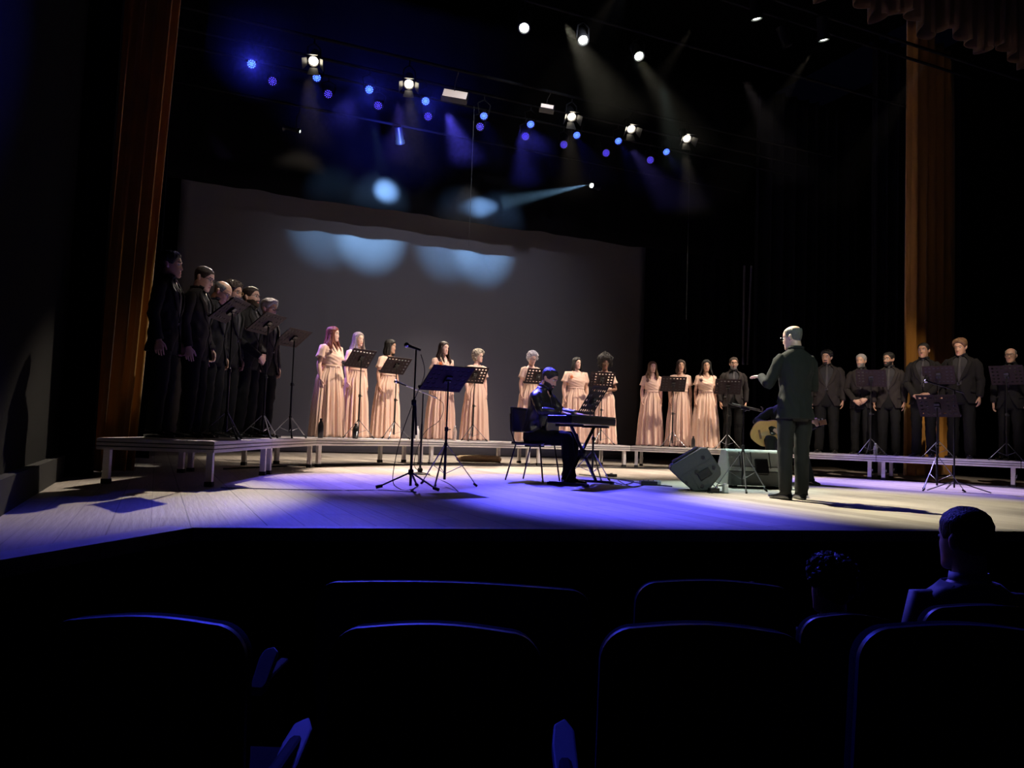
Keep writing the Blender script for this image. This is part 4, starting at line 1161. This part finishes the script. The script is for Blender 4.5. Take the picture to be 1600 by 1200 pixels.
b = MB(); b.loft([[V((x, -.045, z)) for x, z in ol], [V((x, .045, z)) for x, z in ol]]); gb = b.build('body', M['mahog'], gt, tf=gtf)
b = MB(); b.loft([[V((x * .985, -.050, z * .985)) for x, z in ol], [V((x * .985, -.046, z * .985)) for x, z in ol]]); b.build('soundboard', M['spruce'], gt, tf=gtf)
b = MB(); b.lathe([(.048, 0), (.048, .003)], (.065, -.0515, 0), n=28, rot=Matrix.Rotation(R(90), 3, 'X')); b.build('sound_hole', M['plastic'], gt, tf=gtf)
b = MB(); b.box((-.115, -.056, 0), (.03, .012, .13)); b.build('bridge', M['mahog'], gt, tf=gtf, smooth=False)
b = MB(); b.path([(.10, -.058, 0), (.245, -.055, 0), (.62, -.055, 0)], [(.028, .008), (.028, .012), (.022, .011)], hint=(0, 0, 1), n=12)
b.box((.70, -.045, 0), (.17, .016, .070), Matrix.Rotation(R(-8), 3, 'Z')); b.build('neck', M['mahog'], gt, tf=gtf)
b = MB()
for i in range(6): b.tube((-.115, -.066, -.024 + i * .0096), (.62, -.068, -.018 + i * .0072), .0009, n=4)
b.build('strings', M['chrome'], gt, tf=gtf)
b = MB()
for i in range(3):
    for sg in (-1, 1): b.tube((.65 + .045 * i, -.045, sg * .032), (.65 + .045 * i, -.045, sg * .058), .008, .011)
b.build('tuning_pegs', M['chrome'], gt, tf=gtf)
st = thing('stool', 'low black stool under the guitarist', 'stool', GUI, grz)
b = MB(); b.box((0, .04, .425), (.40, .40, .05)); b.build('seat', M['plastic'], st, smooth=False, bevel=.015)
for sx_ in (-1, 1):
    for sy in (-1, 1):
        b = MB(); b.tube((sx_ * .16, .04 + sy * .16, .40), (sx_ * .20, .04 + sy * .20, 0), .012); b.build('leg', M['blackmetal'], st)

# ------------------------------------------------------------------ floor speakers
def px_poly(pts, Z, x0, y0):   # profile measured in the picture, in metres around (x0, y0)
    return [((x - x0) * Z / FOC, (y0 - y) * Z / FOC) for x, y in pts]
W1 = at_z(1092, 768, 0); Z1 = depth_of(W1)
prof = px_poly([(1046, 737), (1048, 730), (1093, 701), (1103, 700), (1124, 731), (1125, 742), (1106, 767), (1084, 769), (1066, 755)], Z1, 1092, 769)
ws = thing('floor_speaker', 'grey stage monitor speaker tipped on its side, grille facing left', 'speaker', W1, -yaw - R(9))
b = MB(); b.prism(prof, -.02, .38, axis='y'); b.build('cabinet', M['amp'], ws, smooth=False, bevel=.015)
cx, cz = -.02, .22
rot = Matrix.Rotation(R(-33), 3, 'Y')
def wp(x, z, y=-.03): 
    q = rot @ V((x, 0, z)); return V((cx + q.x, y, cz + q.z))
b = MB(); b.box(wp(.05, -.06), (.14, .03, .09), rot); b.build('handle_recess', M['rubber'], ws, smooth=False, bevel=.008)
b = MB(); b.tube(wp(-.01, .0, -.05), wp(-.01, .0, .0), .022, n=14); b.build('pole_socket', M['rubber'], ws)
for x, z in [(-.17, -.04), (.13, .10), (-.04, -.16), (.17, -.05)]:
    b = MB(); b.tube(wp(x, z, -.035), wp(x, z, .0), .020, n=12); b.build('rubber_foot', M['plastic'], ws)
b = MB(); b.box(wp(.0, .045, -.024), (.44, .012, .008), rot); b.box(wp(-.08, -.08, -.024), (.008, .012, .18), rot); b.build('panel_ribs', M['amp'], ws, smooth=False)
g0, g1 = prof[1], prof[2]
b = MB(); b.prism([(g0[0] + .03, g0[1] + .03), (g1[0] - .02, g1[1] + .0), (g1[0] - .028, g1[1] + .012), (g0[0] + .022, g0[1] + .040)], .02, .34, axis='y'); b.build('grille', M['grille'], ws, smooth=False)
W2 = at_z(1178, 762, 0); Z2 = depth_of(W2)
w2 = thing('floor_speaker', 'long pale grey stage monitor speaker lying between the conductor and the guitarist', 'speaker', W2, -yaw + R(4))
hw = 50 * Z2 / FOC
b = MB(); b.prism([(-.17, .03), (-.20, .22), (-.19, .235), (-.11, .445), (-.07, .465), (.10, .465), (.30, .14), (.30, .03)], -hw, hw, axis='x')
b.build('cabinet', M['amplight'], w2, smooth=False, bevel=.018)  # light on its top put into the pale colour, darker grey below
b = MB(); b.box((0, -.175, .125), (hw * 1.98, .05, .17), Matrix.Rotation(R(8), 3, 'X')); b.build('lower_panel', M['amp'], w2, smooth=False, bevel=.01)
b = MB(); b.box((.02, -.175, .26), (.16, .07, .20), Matrix.Rotation(R(-20), 3, 'X')); b.build('handle_recess', M['plastic'], w2, smooth=False, bevel=.012)
b = MB()
for x in (-.24, -.10, .13, .28): b.box((x, -.158, .34), (.008, .012, .20), Matrix.Rotation(R(-20), 3, 'X'))
b.box((0, -.190, .262), (hw * 1.9, .012, .010)); b.build('panel_ribs', M['amp'], w2, smooth=False)
for x in (-.26, .26):
    b = MB(); b.box((x, .08, .015), (.05, .30, .03)); b.build('rubber_foot', M['rubber'], w2, smooth=False)
b = MB(); b.prism([(.115, .455), (.31, .15), (.32, .155), (.125, .465)], -hw * .94, hw * .94, axis='x'); b.build('grille', M['grille'], w2, smooth=False)

# ------------------------------------------------------------------ microphones
def mic(root, a, d):
    a = V(a); d = V(d).normalized()
    b = MB(); b.path([a, a + d * .10, a + d * .125], [.010, .014, .018], n=12); m_ = b.build('microphone_body', M['blackmetal'], root)
    b = MB(); b.ball(a + d * .145, .026, n=10); b.build('microphone_grille', M['chrome'], root)
mp = at_z(641, 764, 0)
mt_ = thing('microphone_stand', 'tall upright microphone stand with tripod base left of the largest music stand', 'microphone stand', mp, R(-24))
hz = z_at(mp, 641, 543)
b = MB(); b.tube((0, 0, .03), (0, 0, hz * .62), .013); b.build('lower_pole', M['blackmetal'], mt_)
b = MB(); b.tube((0, 0, hz * .60), (0, 0, hz - .02), .0085); b.build('upper_pole', M['blackmetal'], mt_)
b = MB(); b.lathe([(.014, -.03), (.024, -.02), (.024, .02), (.014, .03)], (0, 0, hz * .61)); b.tube((.015, 0, hz * .60), (.035, 0, hz * .38), .010); b.build('clutch', M['rubber'], mt_)
b = MB(); b.lathe([(.014, 0), (.026, .01), (.026, .05), (.016, .06)], (0, 0, .13)); b.build('leg_collar', M['rubber'], mt_)
for a in (200, 330, 85):
    d = V((math.cos(R(a)), math.sin(R(a)), 0)); b = MB(); b.path([V((0, 0, .16)), d * .30 + V((0, 0, .02))], [(.012, .008)] * 2, hint=(-d.y, d.x, 0), n=8); lg = b.build('leg', M['blackmetal'], mt_)
    b = MB(); b.path([d * .27 + V((0, 0, .028)), d * .33 + V((0, 0, .015))], [.016, .016], n=8); b.build('foot', M['rubber'], lg)
mic(mt_, (.045, 0, hz - .022), (-1, -.1, .32))
m2 = at_z(656, 741, 0); z2 = z_at(m2, 657, 615)
mm = thing('microphone_stand', 'small boom microphone stand with round base behind the tall one', 'microphone stand', m2, R(-24))
b = MB(); b.lathe([(.13, 0), (.13, .012), (.03, .03), (.02, .05)], n=24); b.build('round_base', M['blackmetal'], mm)
b = MB(); b.tube((0, 0, .03), (0, 0, z2 * .62), .014); b.build('lower_pole', M['blackmetal'], mm)
b = MB(); b.tube((0, 0, z2 * .6), (0, 0, z2), .009); b.build('upper_pole', M['blackmetal'], mm)
b = MB(); b.tube((-.24, 0, z2 + .10), (.18, 0, z2 - .05), .007); b.build('boom', M['chrome'], mm)
b = MB(); b.ball((0, 0, .055), .035); b.build('weight_knob', M['rubber'], mm)
mic(mm, (-.22, 0, z2 + .095), (-1, 0, .35))
m3 = at_z(1491, 768, 0); z3 = z_at(m3, 1480, 610)
mm = thing('microphone_stand', 'boom microphone stand on the floor at the right beside a music stand', 'microphone stand', m3, R(-30))
b = MB(); b.tube((0, 0, .05), (0, 0, z3), .011); b.build('pole', M['blackmetal'], mm)
b = MB(); b.tube((.12, 0, z3 - .03), (-.26, 0, z3 + .085), .0085); b.build('boom', M['blackmetal'], mm)
for a in (200, 330, 80):
    d = V((math.cos(R(a)), math.sin(R(a)), 0)); b = MB(); b.path([V((0, 0, .14)), d * .42 + V((0, 0, .012))], [(.010, .007)] * 2, hint=(-d.y, d.x, 0), n=8); b.build('leg', M['blackmetal'], mm)
mic(mm, (-.22, 0, z3 + .075), (-1, 0, .28))

# cables and small things on the floor
def cable(pts, label, r=.005, mt='rubber', name='cable'):
    P_ = [V(p) for p in pts]; fine = []
    for i in range(len(P_) - 1):
        a = P_[max(0, i - 1)]; b_ = P_[i]; c = P_[i + 1]; d = P_[min(len(P_) - 1, i + 2)]
        for k in range(8):
            t = k / 8; fine.append(0.5 * ((2 * b_) + (c - a) * t + (2 * a - 5 * b_ + 4 * c - d) * t * t + (-a + 3 * b_ - 3 * c + d) * t ** 3))
    fine.append(P_[-1]); b = MB(); b.path(fine, [r] * len(fine), n=6)
    return tag(b.build(name, M[mt], None), label, 'cable')
gz = lambda x, y, z=.006: at_z(x, y, z)
cable([mp + V((.05, 0, hz - .06)), mp + V((.10, .02, hz - .25)), mp + V((-.02, -.03, hz * .6)), mp + V((-.13, -.02, .45)), mp + V((-.19, -.05, .10)), gz(625, 764), gz(650, 769), gz(600, 766), gz(520, 766), gz(420, 764), gz(345, 762)], 'thin black cable running down the tall microphone stand and across the floor', .004)
cable([m2 + V((.12, 0, z2 - .03)), m2 + V((.26, -.05, z2 - .12)), m2 + V((.22, -.05, z2 - .33)), m2 + V((.03, 0, z2 * .5)), m2 + V((-.08, 0, .12)), gz(670, 742), gz(700, 755), gz(716, 768)], 'black cable looping from the boom microphone stand to the floor', .004)
cable([gz(905, 741), gz(960, 748), gz(1000, 755), gz(1050, 760)], 'black cable from the keyboard stand towards the tipped speaker', .007)
cable([gz(955, 752), gz(975, 757), gz(990, 752), gz(965, 749), gz(985, 760), gz(1005, 758)], 'tangle of thin black cable beside the small stage box', .005)
cable([gz(1102, 768), gz(1112, 757), gz(1120, 764), gz(1108, 770), gz(1128, 768)], 'short black cable coiled right of the tipped speaker', .006)
cable([gz(350, 733), gz(480, 727.5), gz(610, 726.5), gz(760, 727.5), gz(960, 731), gz(1100, 734)], 'long flat black cable lying on the floor under the choir platforms', .016)
cable([gz(1265, 742), gz(1330, 746), gz(1420, 751), gz(1520, 758), gz(1610, 764)], 'black cable lying on the floor along the right platforms', .012)
def smallbox(px, py, size, rz, name, label, cat, mt, extra=None):
    p = at_z(px, py, 0); root = thing(name, label, cat, p, rz)
    b = MB(); b.box((0, 0, size[2] / 2 + .001), size); b.build('case', M[mt], root, smooth=False, bevel=.006)
    b = MB()
    for i in range(3): b.tube((-size[0] * .3 + i * size[0] * .3, 0, size[2]), (-size[0] * .3 + i * size[0] * .3, 0, size[2] + .012), .009)
    b.build('sockets', M[extra or 'chrome'], root)
smallbox(1013, 758, (.20, .11, .05), R(-20), 'junction_box', 'small black and silver connection box on the floor left of the tipped speaker', 'box', 'plastic')
smallbox(1027, 757, (.07, .10, .045), R(-20), 'junction_box', 'small silver connection box touching the black one on the floor', 'box', 'amplight')
smallbox(1133, 770, (.05, .06, .09), R(-10), 'junction_box', 'small pale upright box on the floor beside the tipped speaker', 'box', 'whiteplastic')
smallbox(1115, 770, (.11, .07, .05), R(-10), 'junction_box', 'small black box on the floor between the two speakers', 'box', 'plastic')
smallbox(955, 745, (.09, .14, .04), R(30), 'foot_pedal', 'black pedal on the floor under the keyboard', 'pedal', 'plastic')
p = at_z(748, 723, 0); b = MB()
b.path([p + V((-.42, .0, .06)), p + V((-.38, 0, .07)), p + V((0, 0, .075)), p + V((.38, -.02, .07)), p + V((.42, -.02, .06))], [(.06, .04), (.10, .06), (.11, .07), (.10, .06), (.05, .04)], hint=(0, 1, 0), n=14)
tag(b.build('canvas_bag', M['tan'], None), 'long tan canvas bag lying on the floor behind the middle platforms', 'bag')
def bottle(px, off, h, r, label, mt, cap='whiteplastic', name='bottle', py=None):
    p = on_riser(px, off); root = thing(name, label, 'bottle', p, 0, None)
    b = MB(); b.lathe([(r * .9, 0), (r, .01), (r, h * .62), (r * .8, h * .75), (r * .38, h * .88), (r * .38, h * .93)], n=16); b.build('body', M[mt], root)
    b = MB(); b.lathe([(r * .45, h * .92), (r * .45, h)], n=14); b.build('cap', M[cap], root)
bottle(500.5, .12, .27, .040, 'tall black flask at the feet of the red haired woman', 'plastic', 'plastic')
bottle(555, .14, .22, .045, 'black flask under the music stand of the long haired woman', 'plastic', 'plastic')
bottle(652, .16, .22, .030, 'slim pale bottle standing alone beside the tall microphone stand', 'whiteplastic')
bottle(710, .30, .25, .035, 'clear water bottle between two women behind the largest music stand', 'clear')
bottle(1368, .22, .20, .035, 'small clear water bottle beside the stand in front of the bearded men', 'clear')
bottle(1083, .30, .22, .036, 'dark bottle on the platform between two women at the right', 'plastic', 'plastic')

# ------------------------------------------------------------------ lamps over the stage
def batten(y, z, x0, x1, label):
    b = MB(); b.tube((x0, y, z), (x1, y, z), .025, n=10)
    tag(b.build('lighting_bar', M['barmetal'], None), label, 'lighting bar', 'horizontal bars carrying the stage lamps')
def aim(loc, d):
    return Matrix.Translation(loc) @ V(d).to_track_quat('Z', 'Y').to_matrix().to_4x4()
def lamp_yoke(root, r, tf, top, c0):
    b = MB()
    for sg in (-1, 1):
        b.path([tf((sg * (r + .015), 0, -.05)), V(c0) + V((sg * (r + .015), 0, top * .55)), V(c0) + V((0, 0, top * .75))], [(.012, .004)] * 3, n=6)
    b.tube(V(c0) + V((0, 0, top * .72)), V(c0) + V((0, 0, top)), .012)
    b.build('yoke', M['barmetal'], root)
def led_par(loc, d, bright, label, hang, glow_w=0):
    hang = HB[round(loc.y, 2)] - loc.z
    root = thing('led_stage_light', label, 'stage light', loc, 0, 'bright blue stage lights' if bright else 'dim blue stage lights')
    Tm = V(d).to_track_quat('Z', 'Y').to_matrix().to_4x4(); k_ = .66 if bright else .72; tf = lambda p: Tm @ (V(p) * k_); r = .105
    b = MB(); b.lathe([(.06, -.19), (r, -.15), (r + .006, 0), (r + .008, .04), (r - .004, .04), (r - .006, .0), (.01, .0)], n=20, cap=True); b.build('housing', M['blackmetal'], root, tf=tf)
    b = MB(); n_ = 0
    for rr, cnt in ((0, 1), (.038, 6), (.078, 11)):
        for k in range(cnt):
            a = 2 * PI * k / cnt + rr * 9; b.lathe([(.0165 if bright else .0105, .006), (.009, .012)], (rr * math.cos(a), rr * math.sin(a), 0), n=8)
    b.build('led_cluster', M['em_blue' if bright else 'em_dimblue'], root, tf=tf)
    lamp_yoke(root, r, tf, hang, (0, 0, 0))
    if bright: spot('led_light', V(loc) + V(d).normalized() * .06, V(loc) + V(d), glow_w, (.04, .05, 1.0), 22, .9, .02)
def fresnel(loc, d, label, em, hang, doors=True, r=.11, glow=True):
    r *= .82
    hang = HB[round(loc.y, 2)] - loc.z
    root = thing('stage_spotlight', label, 'stage light', loc, 0, 'white and warm stage spotlights')
    Tm = V(d).to_track_quat('Z', 'Y').to_matrix().to_4x4(); tf = lambda p: Tm @ V(p)
    b = MB(); b.lathe([(.07, -.30), (r * .95, -.26), (r, -.05), (r + .012, -.03), (r + .012, .03), (r - .004, .03), (r - .006, -.01), (.01, -.01)], n=22); b.build('housing', M['blackmetal'], root, tf=tf)
    b = MB(); b.lathe([(r * .86, .0), (r * .6, .018), (r * .25, .026), (.002, .028)], n=20); b.build('lens', M[em], root, tf=tf)
    if doors:
        for k in range(4):
            a = PI / 2 * k; Rz = Matrix.Rotation(a, 4, 'Z'); L_ = .13
            b = MB(); b.add([Rz @ V(q) for q in [(-r * .7, r + .01, .03), (r * .7, r + .01, .03), (r * 1.1, r + .075, .03 + L_), (-r * 1.1, r + .075, .03 + L_)]], [(0, 1, 2, 3)])
            b.build('barn_door', M['blackmetal'], root, tf=tf, smooth=False, solid=.004)
    lamp_yoke(root, r, tf, hang, (0, 0, 0))
BY, BZ = 12.76, 6.2
HB = {12.76: at_Y(665, 158, 12.76).z + .34, 13.27: at_Y(669, 182, 13.27).z + .34, 12.15: at_Y(893, 182, 12.15).z + .36, 12.3: at_Y(893, 182, 12.15).z + .36, 10.2: at_Y(911, 62, 10.2).z + .36, 8.5: at_Y(1287, 60, 8.5).z + .34, 15.0: at_Y(700, 245, 15.0).z + .45, 9.4: at_Y(1230, 70, 9.4).z + .4}
names = ['first', 'second', 'third', 'fourth', 'fifth', 'sixth', 'seventh', 'eighth', 'ninth']
br = [(393, 100), (495, 121), (577, 140), (665, 158), (756, 181), (829, 194), (901, 211), (966, 220), (1041, 237)]
for i, (x, y) in enumerate(br):
    p = at_Y(x, y, BY); led_par(p, [(-.06, -1, -.44), (-.2, -1, -.85), (-.22, -1, -.50), (-.28, -1, -.52)][i] if i < 4 else (-.25, -1, -.9), True, names[i] + ' from the left of the nine bright blue stage lights in the overhead row', .30, [1500, 400, 800, 700, 300, 450, 350, 300, 300][i])
dm = [(426, 127), (513, 147), (591, 165), (669, 182), (750, 198), (821, 213), (881, 226), (947, 239), (1016, 250)]
for i, (x, y) in enumerate(dm):
    p = at_Y(x, y, 13.27); led_par(p, (-.35, -1, -.45), False, names[i] + ' from the left of the nine dim dotted blue lights below the bright row', .30)
wm_ = [(490, 95), (639, 131), (893, 182), (986, 201), (1073, 216)]
for i, (x, y) in enumerate(wm_):
    p = at_Y(x, y, 12.15); fresnel(p, (-.28 + (.05 if i < 2 else .1), -.8, -.85), names[i] + ' from the left of the warm spotlights among the bright blue row', 'em_white', .30, r=.10)
cl = [(819, 43), (911, 62), (998, 87)]
for i, (x, y) in enumerate(cl):
    p = at_Y(x, y, 10.2); fresnel(p, (-.30 + .1 * i, -.7, -.85), ['left', 'middle', 'right'][i] + ' of the three round white spotlights high above the others', 'em_cool', .30, doors=False, r=.095)
for i, (x, y) in enumerate([(1182, 27), (1287, 60)]):
    p = at_Y(x, y, 8.5); fresnel(p, (.25, .1, -1), ['spotlight pointing straight down at the top right, left of its pair', 'spotlight pointing straight down at the top right, nearer the valance'][i], 'em_cool', .28, doors=False, r=.095)
p = at_Y(925, 290, 15.0); fresnel(p, (-1, -.6, -.15), 'small lone white spotlight low at the right, beaming left', 'em_cool', .4, doors=False, r=.07)
p = at_Y(467, 205, 15.0); fresnel(p, (.9, -.5, -.25), 'small lone white spotlight low at the left below the blue row', 'em_cool', .4, doors=False, r=.045)
p = at_Y(625, 222, 15.0); fresnel(p, (.3, .5, -.8), 'unlit grey moving spotlight hanging above the left glow on the border', 'plastic', .4, doors=False, r=.10)
p = at_Y(1230, 70, 9.4); fresnel(p, (.4, -.1, -.9), 'unlit spotlight hanging between the two downward lamps at the top right', 'plastic', .3, doors=False, r=.09)
for i, (x, y, w_, h_) in enumerate([(711, 147, .40, .17), (855, 166, .22, .10)]):
    p = at_Y(x, y, 12.3); root = thing('flood_light', ['wide rectangular pale flood panel hanging in the lamp row', 'small slatted pale flood panel hanging in the lamp row'][i], 'stage light', p, 0)
    tf = lambda q: Matrix.Rotation(R(24), 4, 'Z').inverted() @ Matrix.Rotation(R(8), 4, 'Y') @ Matrix.Rotation(R(-30), 4, 'X') @ V(q)
    b = MB(); b.box((0, .05, 0), (w_ + .04, .09, h_ + .05)); b.build('housing', M['blackmetal'], root, tf=tf, smooth=False)
    b = MB()
    if i == 0: b.box((0, -.002, 0), (w_, .010, h_))
    else:
        for k in range(3): b.box((0, -.002, -h_ * .33 + k * h_ * .33), (w_, .010, h_ * .2))
    b.build('panel', M['em_panel'], root, tf=tf, smooth=False)
    hg = HB[12.3] - p.z; b = MB(); b.path([(0, .04, h_ * .3), (0, .0, hg * .6), (0, -.15, hg)], [.008] * 3, n=6); b.build('hanger', M['blackmetal'], root)
batten(BY, HB[12.76], -.5, 12.5, 'black lighting bar carrying the bright blue lights')
batten(13.27, HB[13.27], -.5, 12.5, 'black lighting bar carrying the dim dotted blue lights')
batten(12.15, HB[12.15], -.5, 12.5, 'black lighting bar carrying the warm spotlights')
batten(10.2, HB[10.2], -.2, 12.5, 'black lighting bar carrying the three high white spotlights')
batten(9.4, HB[9.4], 2, 13.0, 'short view black lighting bar carrying the unlit spotlight at the top right')
batten(8.5, HB[8.5], 2, 13.0, 'black lighting bar carrying the two downward spotlights at the top right')
batten(15.0, HB[15.0], -.2, 12.5, 'black lighting bar at the back carrying the lone white spotlights')
# hanging wires, and pale strips standing in for lit folds of the right drapes
for i, (x, y0, y1, Y) in enumerate([(741, 165, 385, 12.2), (1078, 232, 500, 12.2)]):
    a = at_Y(x, y0, Y); c = at_Y(x - 3, y1, Y); b = MB(); b.tube((a.x, Y, a.z), (a.x, Y, c.z), .003, n=6)
    tag(b.build('hanging_wire', M['amp'], None), ['thin wire hanging before the grey screen', 'thin wire hanging right of the grey screen'][i], 'wire')
for i, (xt, xb) in enumerate([(1163, 1161), (1174, 1168)]):
    Y = 14.2; a = at_Y(xt, 415, Y); c = at_Y(xb, 570, Y); b = MB()
    b.path([c, c.lerp(a, .5), a], [(.030, .012)] * 3, n=8)
    tag(b.build('drape_light_streak', M['screen'], None), ['left of the two thin pale upright strips on the black drapes', 'right of the two thin pale upright strips on the black drapes'][i], 'strip')

# ------------------------------------------------------------------ auditorium seats and audience
def seat(px0, px1, Z, ytop, label, arms_=(True, True), floor_z=-.83, adx=0.035, ady=0, adz=0, al=1):
    xm = (px0 + px1) / 2; p = at_d(xm, ytop, Z); w_ = (px1 - px0) * Z / FOC; ztop = p.z
    root = thing('auditorium_seat', label, 'seat', (p.x, p.y, floor_z), -yaw, 'dark upholstered auditorium seats')
    zt = ztop - floor_z; hw_ = w_ / 2
    def outline(k, n, shrink=0.0):
        # rounded-top back outline in x,z
        pts = []; r = .075; x1 = hw_ - shrink; z1 = zt - shrink; z0 = .34
        pts += [(-x1 * .93, z0), (-x1, z1 - .32)]
        for i in range(9):
            a = PI - (PI / 2) * i / 8; pts.append((-x1 + r + r * math.cos(a), z1 - r - .012 + r * math.sin(a)))
        for i in range(1, 8): 
            u_ = i / 8; pts.append((lerp(-x1 + r, x1 - r, u_), z1 - .012 + .012 * math.sin(PI * u_)))
        for i in range(9):
            a = PI / 2 - (PI / 2) * i / 8; pts.append((x1 - r + r * math.cos(a), z1 - r - .012 + r * math.sin(a)))
        pts += [(x1, z1 - .32), (x1 * .93, z0)]
        return pts
    lean_ = lambda p: V((p.x, p.y - .10 * (p.z - .4) , p.z))
    o1 = outline(0, 0); o2 = outline(0, 0, .014)
    b = MB(); b.loft([[V((x, y, z)) for x, z in (o2 if q else o1)] for y, q in ((-.035, 1), (-.028, 0), (-.012, 0))]); b.build('back_shell', M['seattrim'], root, tf=lean_)
    b = MB(); b.loft([[V((x, y, z)) for x, z in pp] for y, pp in ((-.012, outline(0, 0, .010)), (.03, outline(0, 0, .004)), (.065, outline(0, 0, .02)), (.085, outline(0, 0, .05)))]); b.build('backrest', M['seatcloth'], root, tf=lean_)
    b = MB(); b.box((0, .30, .43), (w_ * .92, .46, .10)); b.build('seat_cushion', M['seatcloth'], root, smooth=False, bevel=.03)
    for sg, on in ((-1, arms_[0]), (1, arms_[1])):
        if not on: continue
        x = sg * (hw_ + adx)
        b = MB(); b.box((x, .15, .31), (.035, .34, .60)); sd_ = b.build('side_panel', M['blackpaint'], root, smooth=False, bevel=.01)
        b = MB(); pl = [(x - .022, -.06), (x - .030, .22), (x - .022, .30), (x + .010, .33), (x + .032, .28), (x + .032, -.02), (x + .020, -.07)]
        b.prism(pl, .60, .628); b.build('armrest', M['armrest'], root, smooth=False, bevel=.006, tf=lambda q: V((q.x, q.y * al + ady, q.z + adz + (q.y - .1) * .25)))
    return root
seat(98, 405, 1.80, 950, 'nearest row seat at the left with a softly lit top edge', (False, True), adx=.038, adz=-.055)
seat(528, 847, 1.80, 962, 'nearest row seat in the middle of the picture', (False, True), adx=.075, adz=-.035)
seat(933, 1245, 1.80, 962, 'nearest row seat right of the middle one', (False, False))
seat(1318, 1640, 1.80, 962, 'nearest row seat at the right, in front of the taller spectator', (False, False))
seat(503, 922, 2.75, 903, 'extra wide seat in the farther row', (True, False), floor_z=-.93, adx=.20, adz=.015, al=.42)
seat(988, 1232, 2.75, 900, 'farther row seat just right of the extra wide one', (False, False), floor_z=-.93)
seat(1240, 1400, 2.75, 952, 'farther row seat holding the child', (False, False), floor_z=-.93)
seat(1425, 1640, 2.75, 938, 'farther row seat holding the tall spectator', (False, False), floor_z=-.93)
ad = V((math.sin(yaw), math.cos(yaw), 0))
def spectator(px, ytop, Z, Hh, label, **k):
    p = at_d(px, ytop, Z); top = p.z; dr = .375
    s_ = Hh / 1.75; zf = top - (1.75 - dr) * s_
    return make_person((p.x, p.y, zf), k.pop('face', ad), Hh, label, drop=dr, legs=seat_legs(), **k)
spectator(1513, 794, 2.95, 1.74, 'taller seated spectator with short dark hair seen from behind at the lower right', outfit='top', suitm='armrest', hair=('buzz', BLACK), tone=PALE, hyaw=.30, wide=1.0, arms=('down', 'down'))
spectator(1302, 880, 2.95, 1.42, 'small spectator leaning beside the taller one, hand raised', outfit='top', suitm='seattrim', hair=('puff', BLACK), tone=MED, hyaw=.3,
          arms=(((.34, -.04, .90), (.36, -.12, 1.13), (-.1, -.2, 1), (-.8, -.3, 0), (-.3, -.8, 0), .45), 'down'), sex='m')
# ------------------------------------------------------------------ thin haze among the stage lamps
hz_ = bpy.data.materials.new('thin_haze'); hz_.use_nodes = True
nt = hz_.node_tree; nt.nodes.clear()
vo = nt.nodes.new('ShaderNodeVolumeScatter'); vo.inputs['Color'].default_value = (1, 1, 1, 1)
vo.inputs['Density'].default_value = 0.0008; vo.inputs['Anisotropy'].default_value = 0.8
mo = nt.nodes.new('ShaderNodeOutputMaterial'); nt.links.new(vo.outputs[0], mo.inputs['Volume'])
b = MB(); b.prism([(.25, 8.15), (12.4, 8.15), (12.4, 15.5), (2.9, 15.5), (2.9, 13.0), (.25, 13.0)], 4.65, 7.55); o = b.build('haze', hz_, smooth=False)
tag(o, 'thin haze hanging in the air among the lamps above the stage', 'haze', kind='stuff')
h2 = bpy.data.materials.new('beam_haze'); h2.use_nodes = True
nt = h2.node_tree; nt.nodes.clear()
vo = nt.nodes.new('ShaderNodeVolumeScatter'); vo.inputs['Density'].default_value = 0.005; vo.inputs['Anisotropy'].default_value = 0.2
mo = nt.nodes.new('ShaderNodeOutputMaterial'); nt.links.new(vo.outputs[0], mo.inputs['Volume'])
a = V(at_Y(925, 290, 15.0)) + V((-.15, .05, 0)); c = V(at_border(752, 324))
b = MB(); b.path([a, a.lerp(c, .45), a.lerp(c, .80)], [.16, .24, .30], n=14); o = b.build('beam_haze_cone', h2)  # cone of denser haze added along the beam so it shows
tag(o, 'denser wisp of haze in the beam of the lone white spotlight at the right', 'haze', kind='stuff')
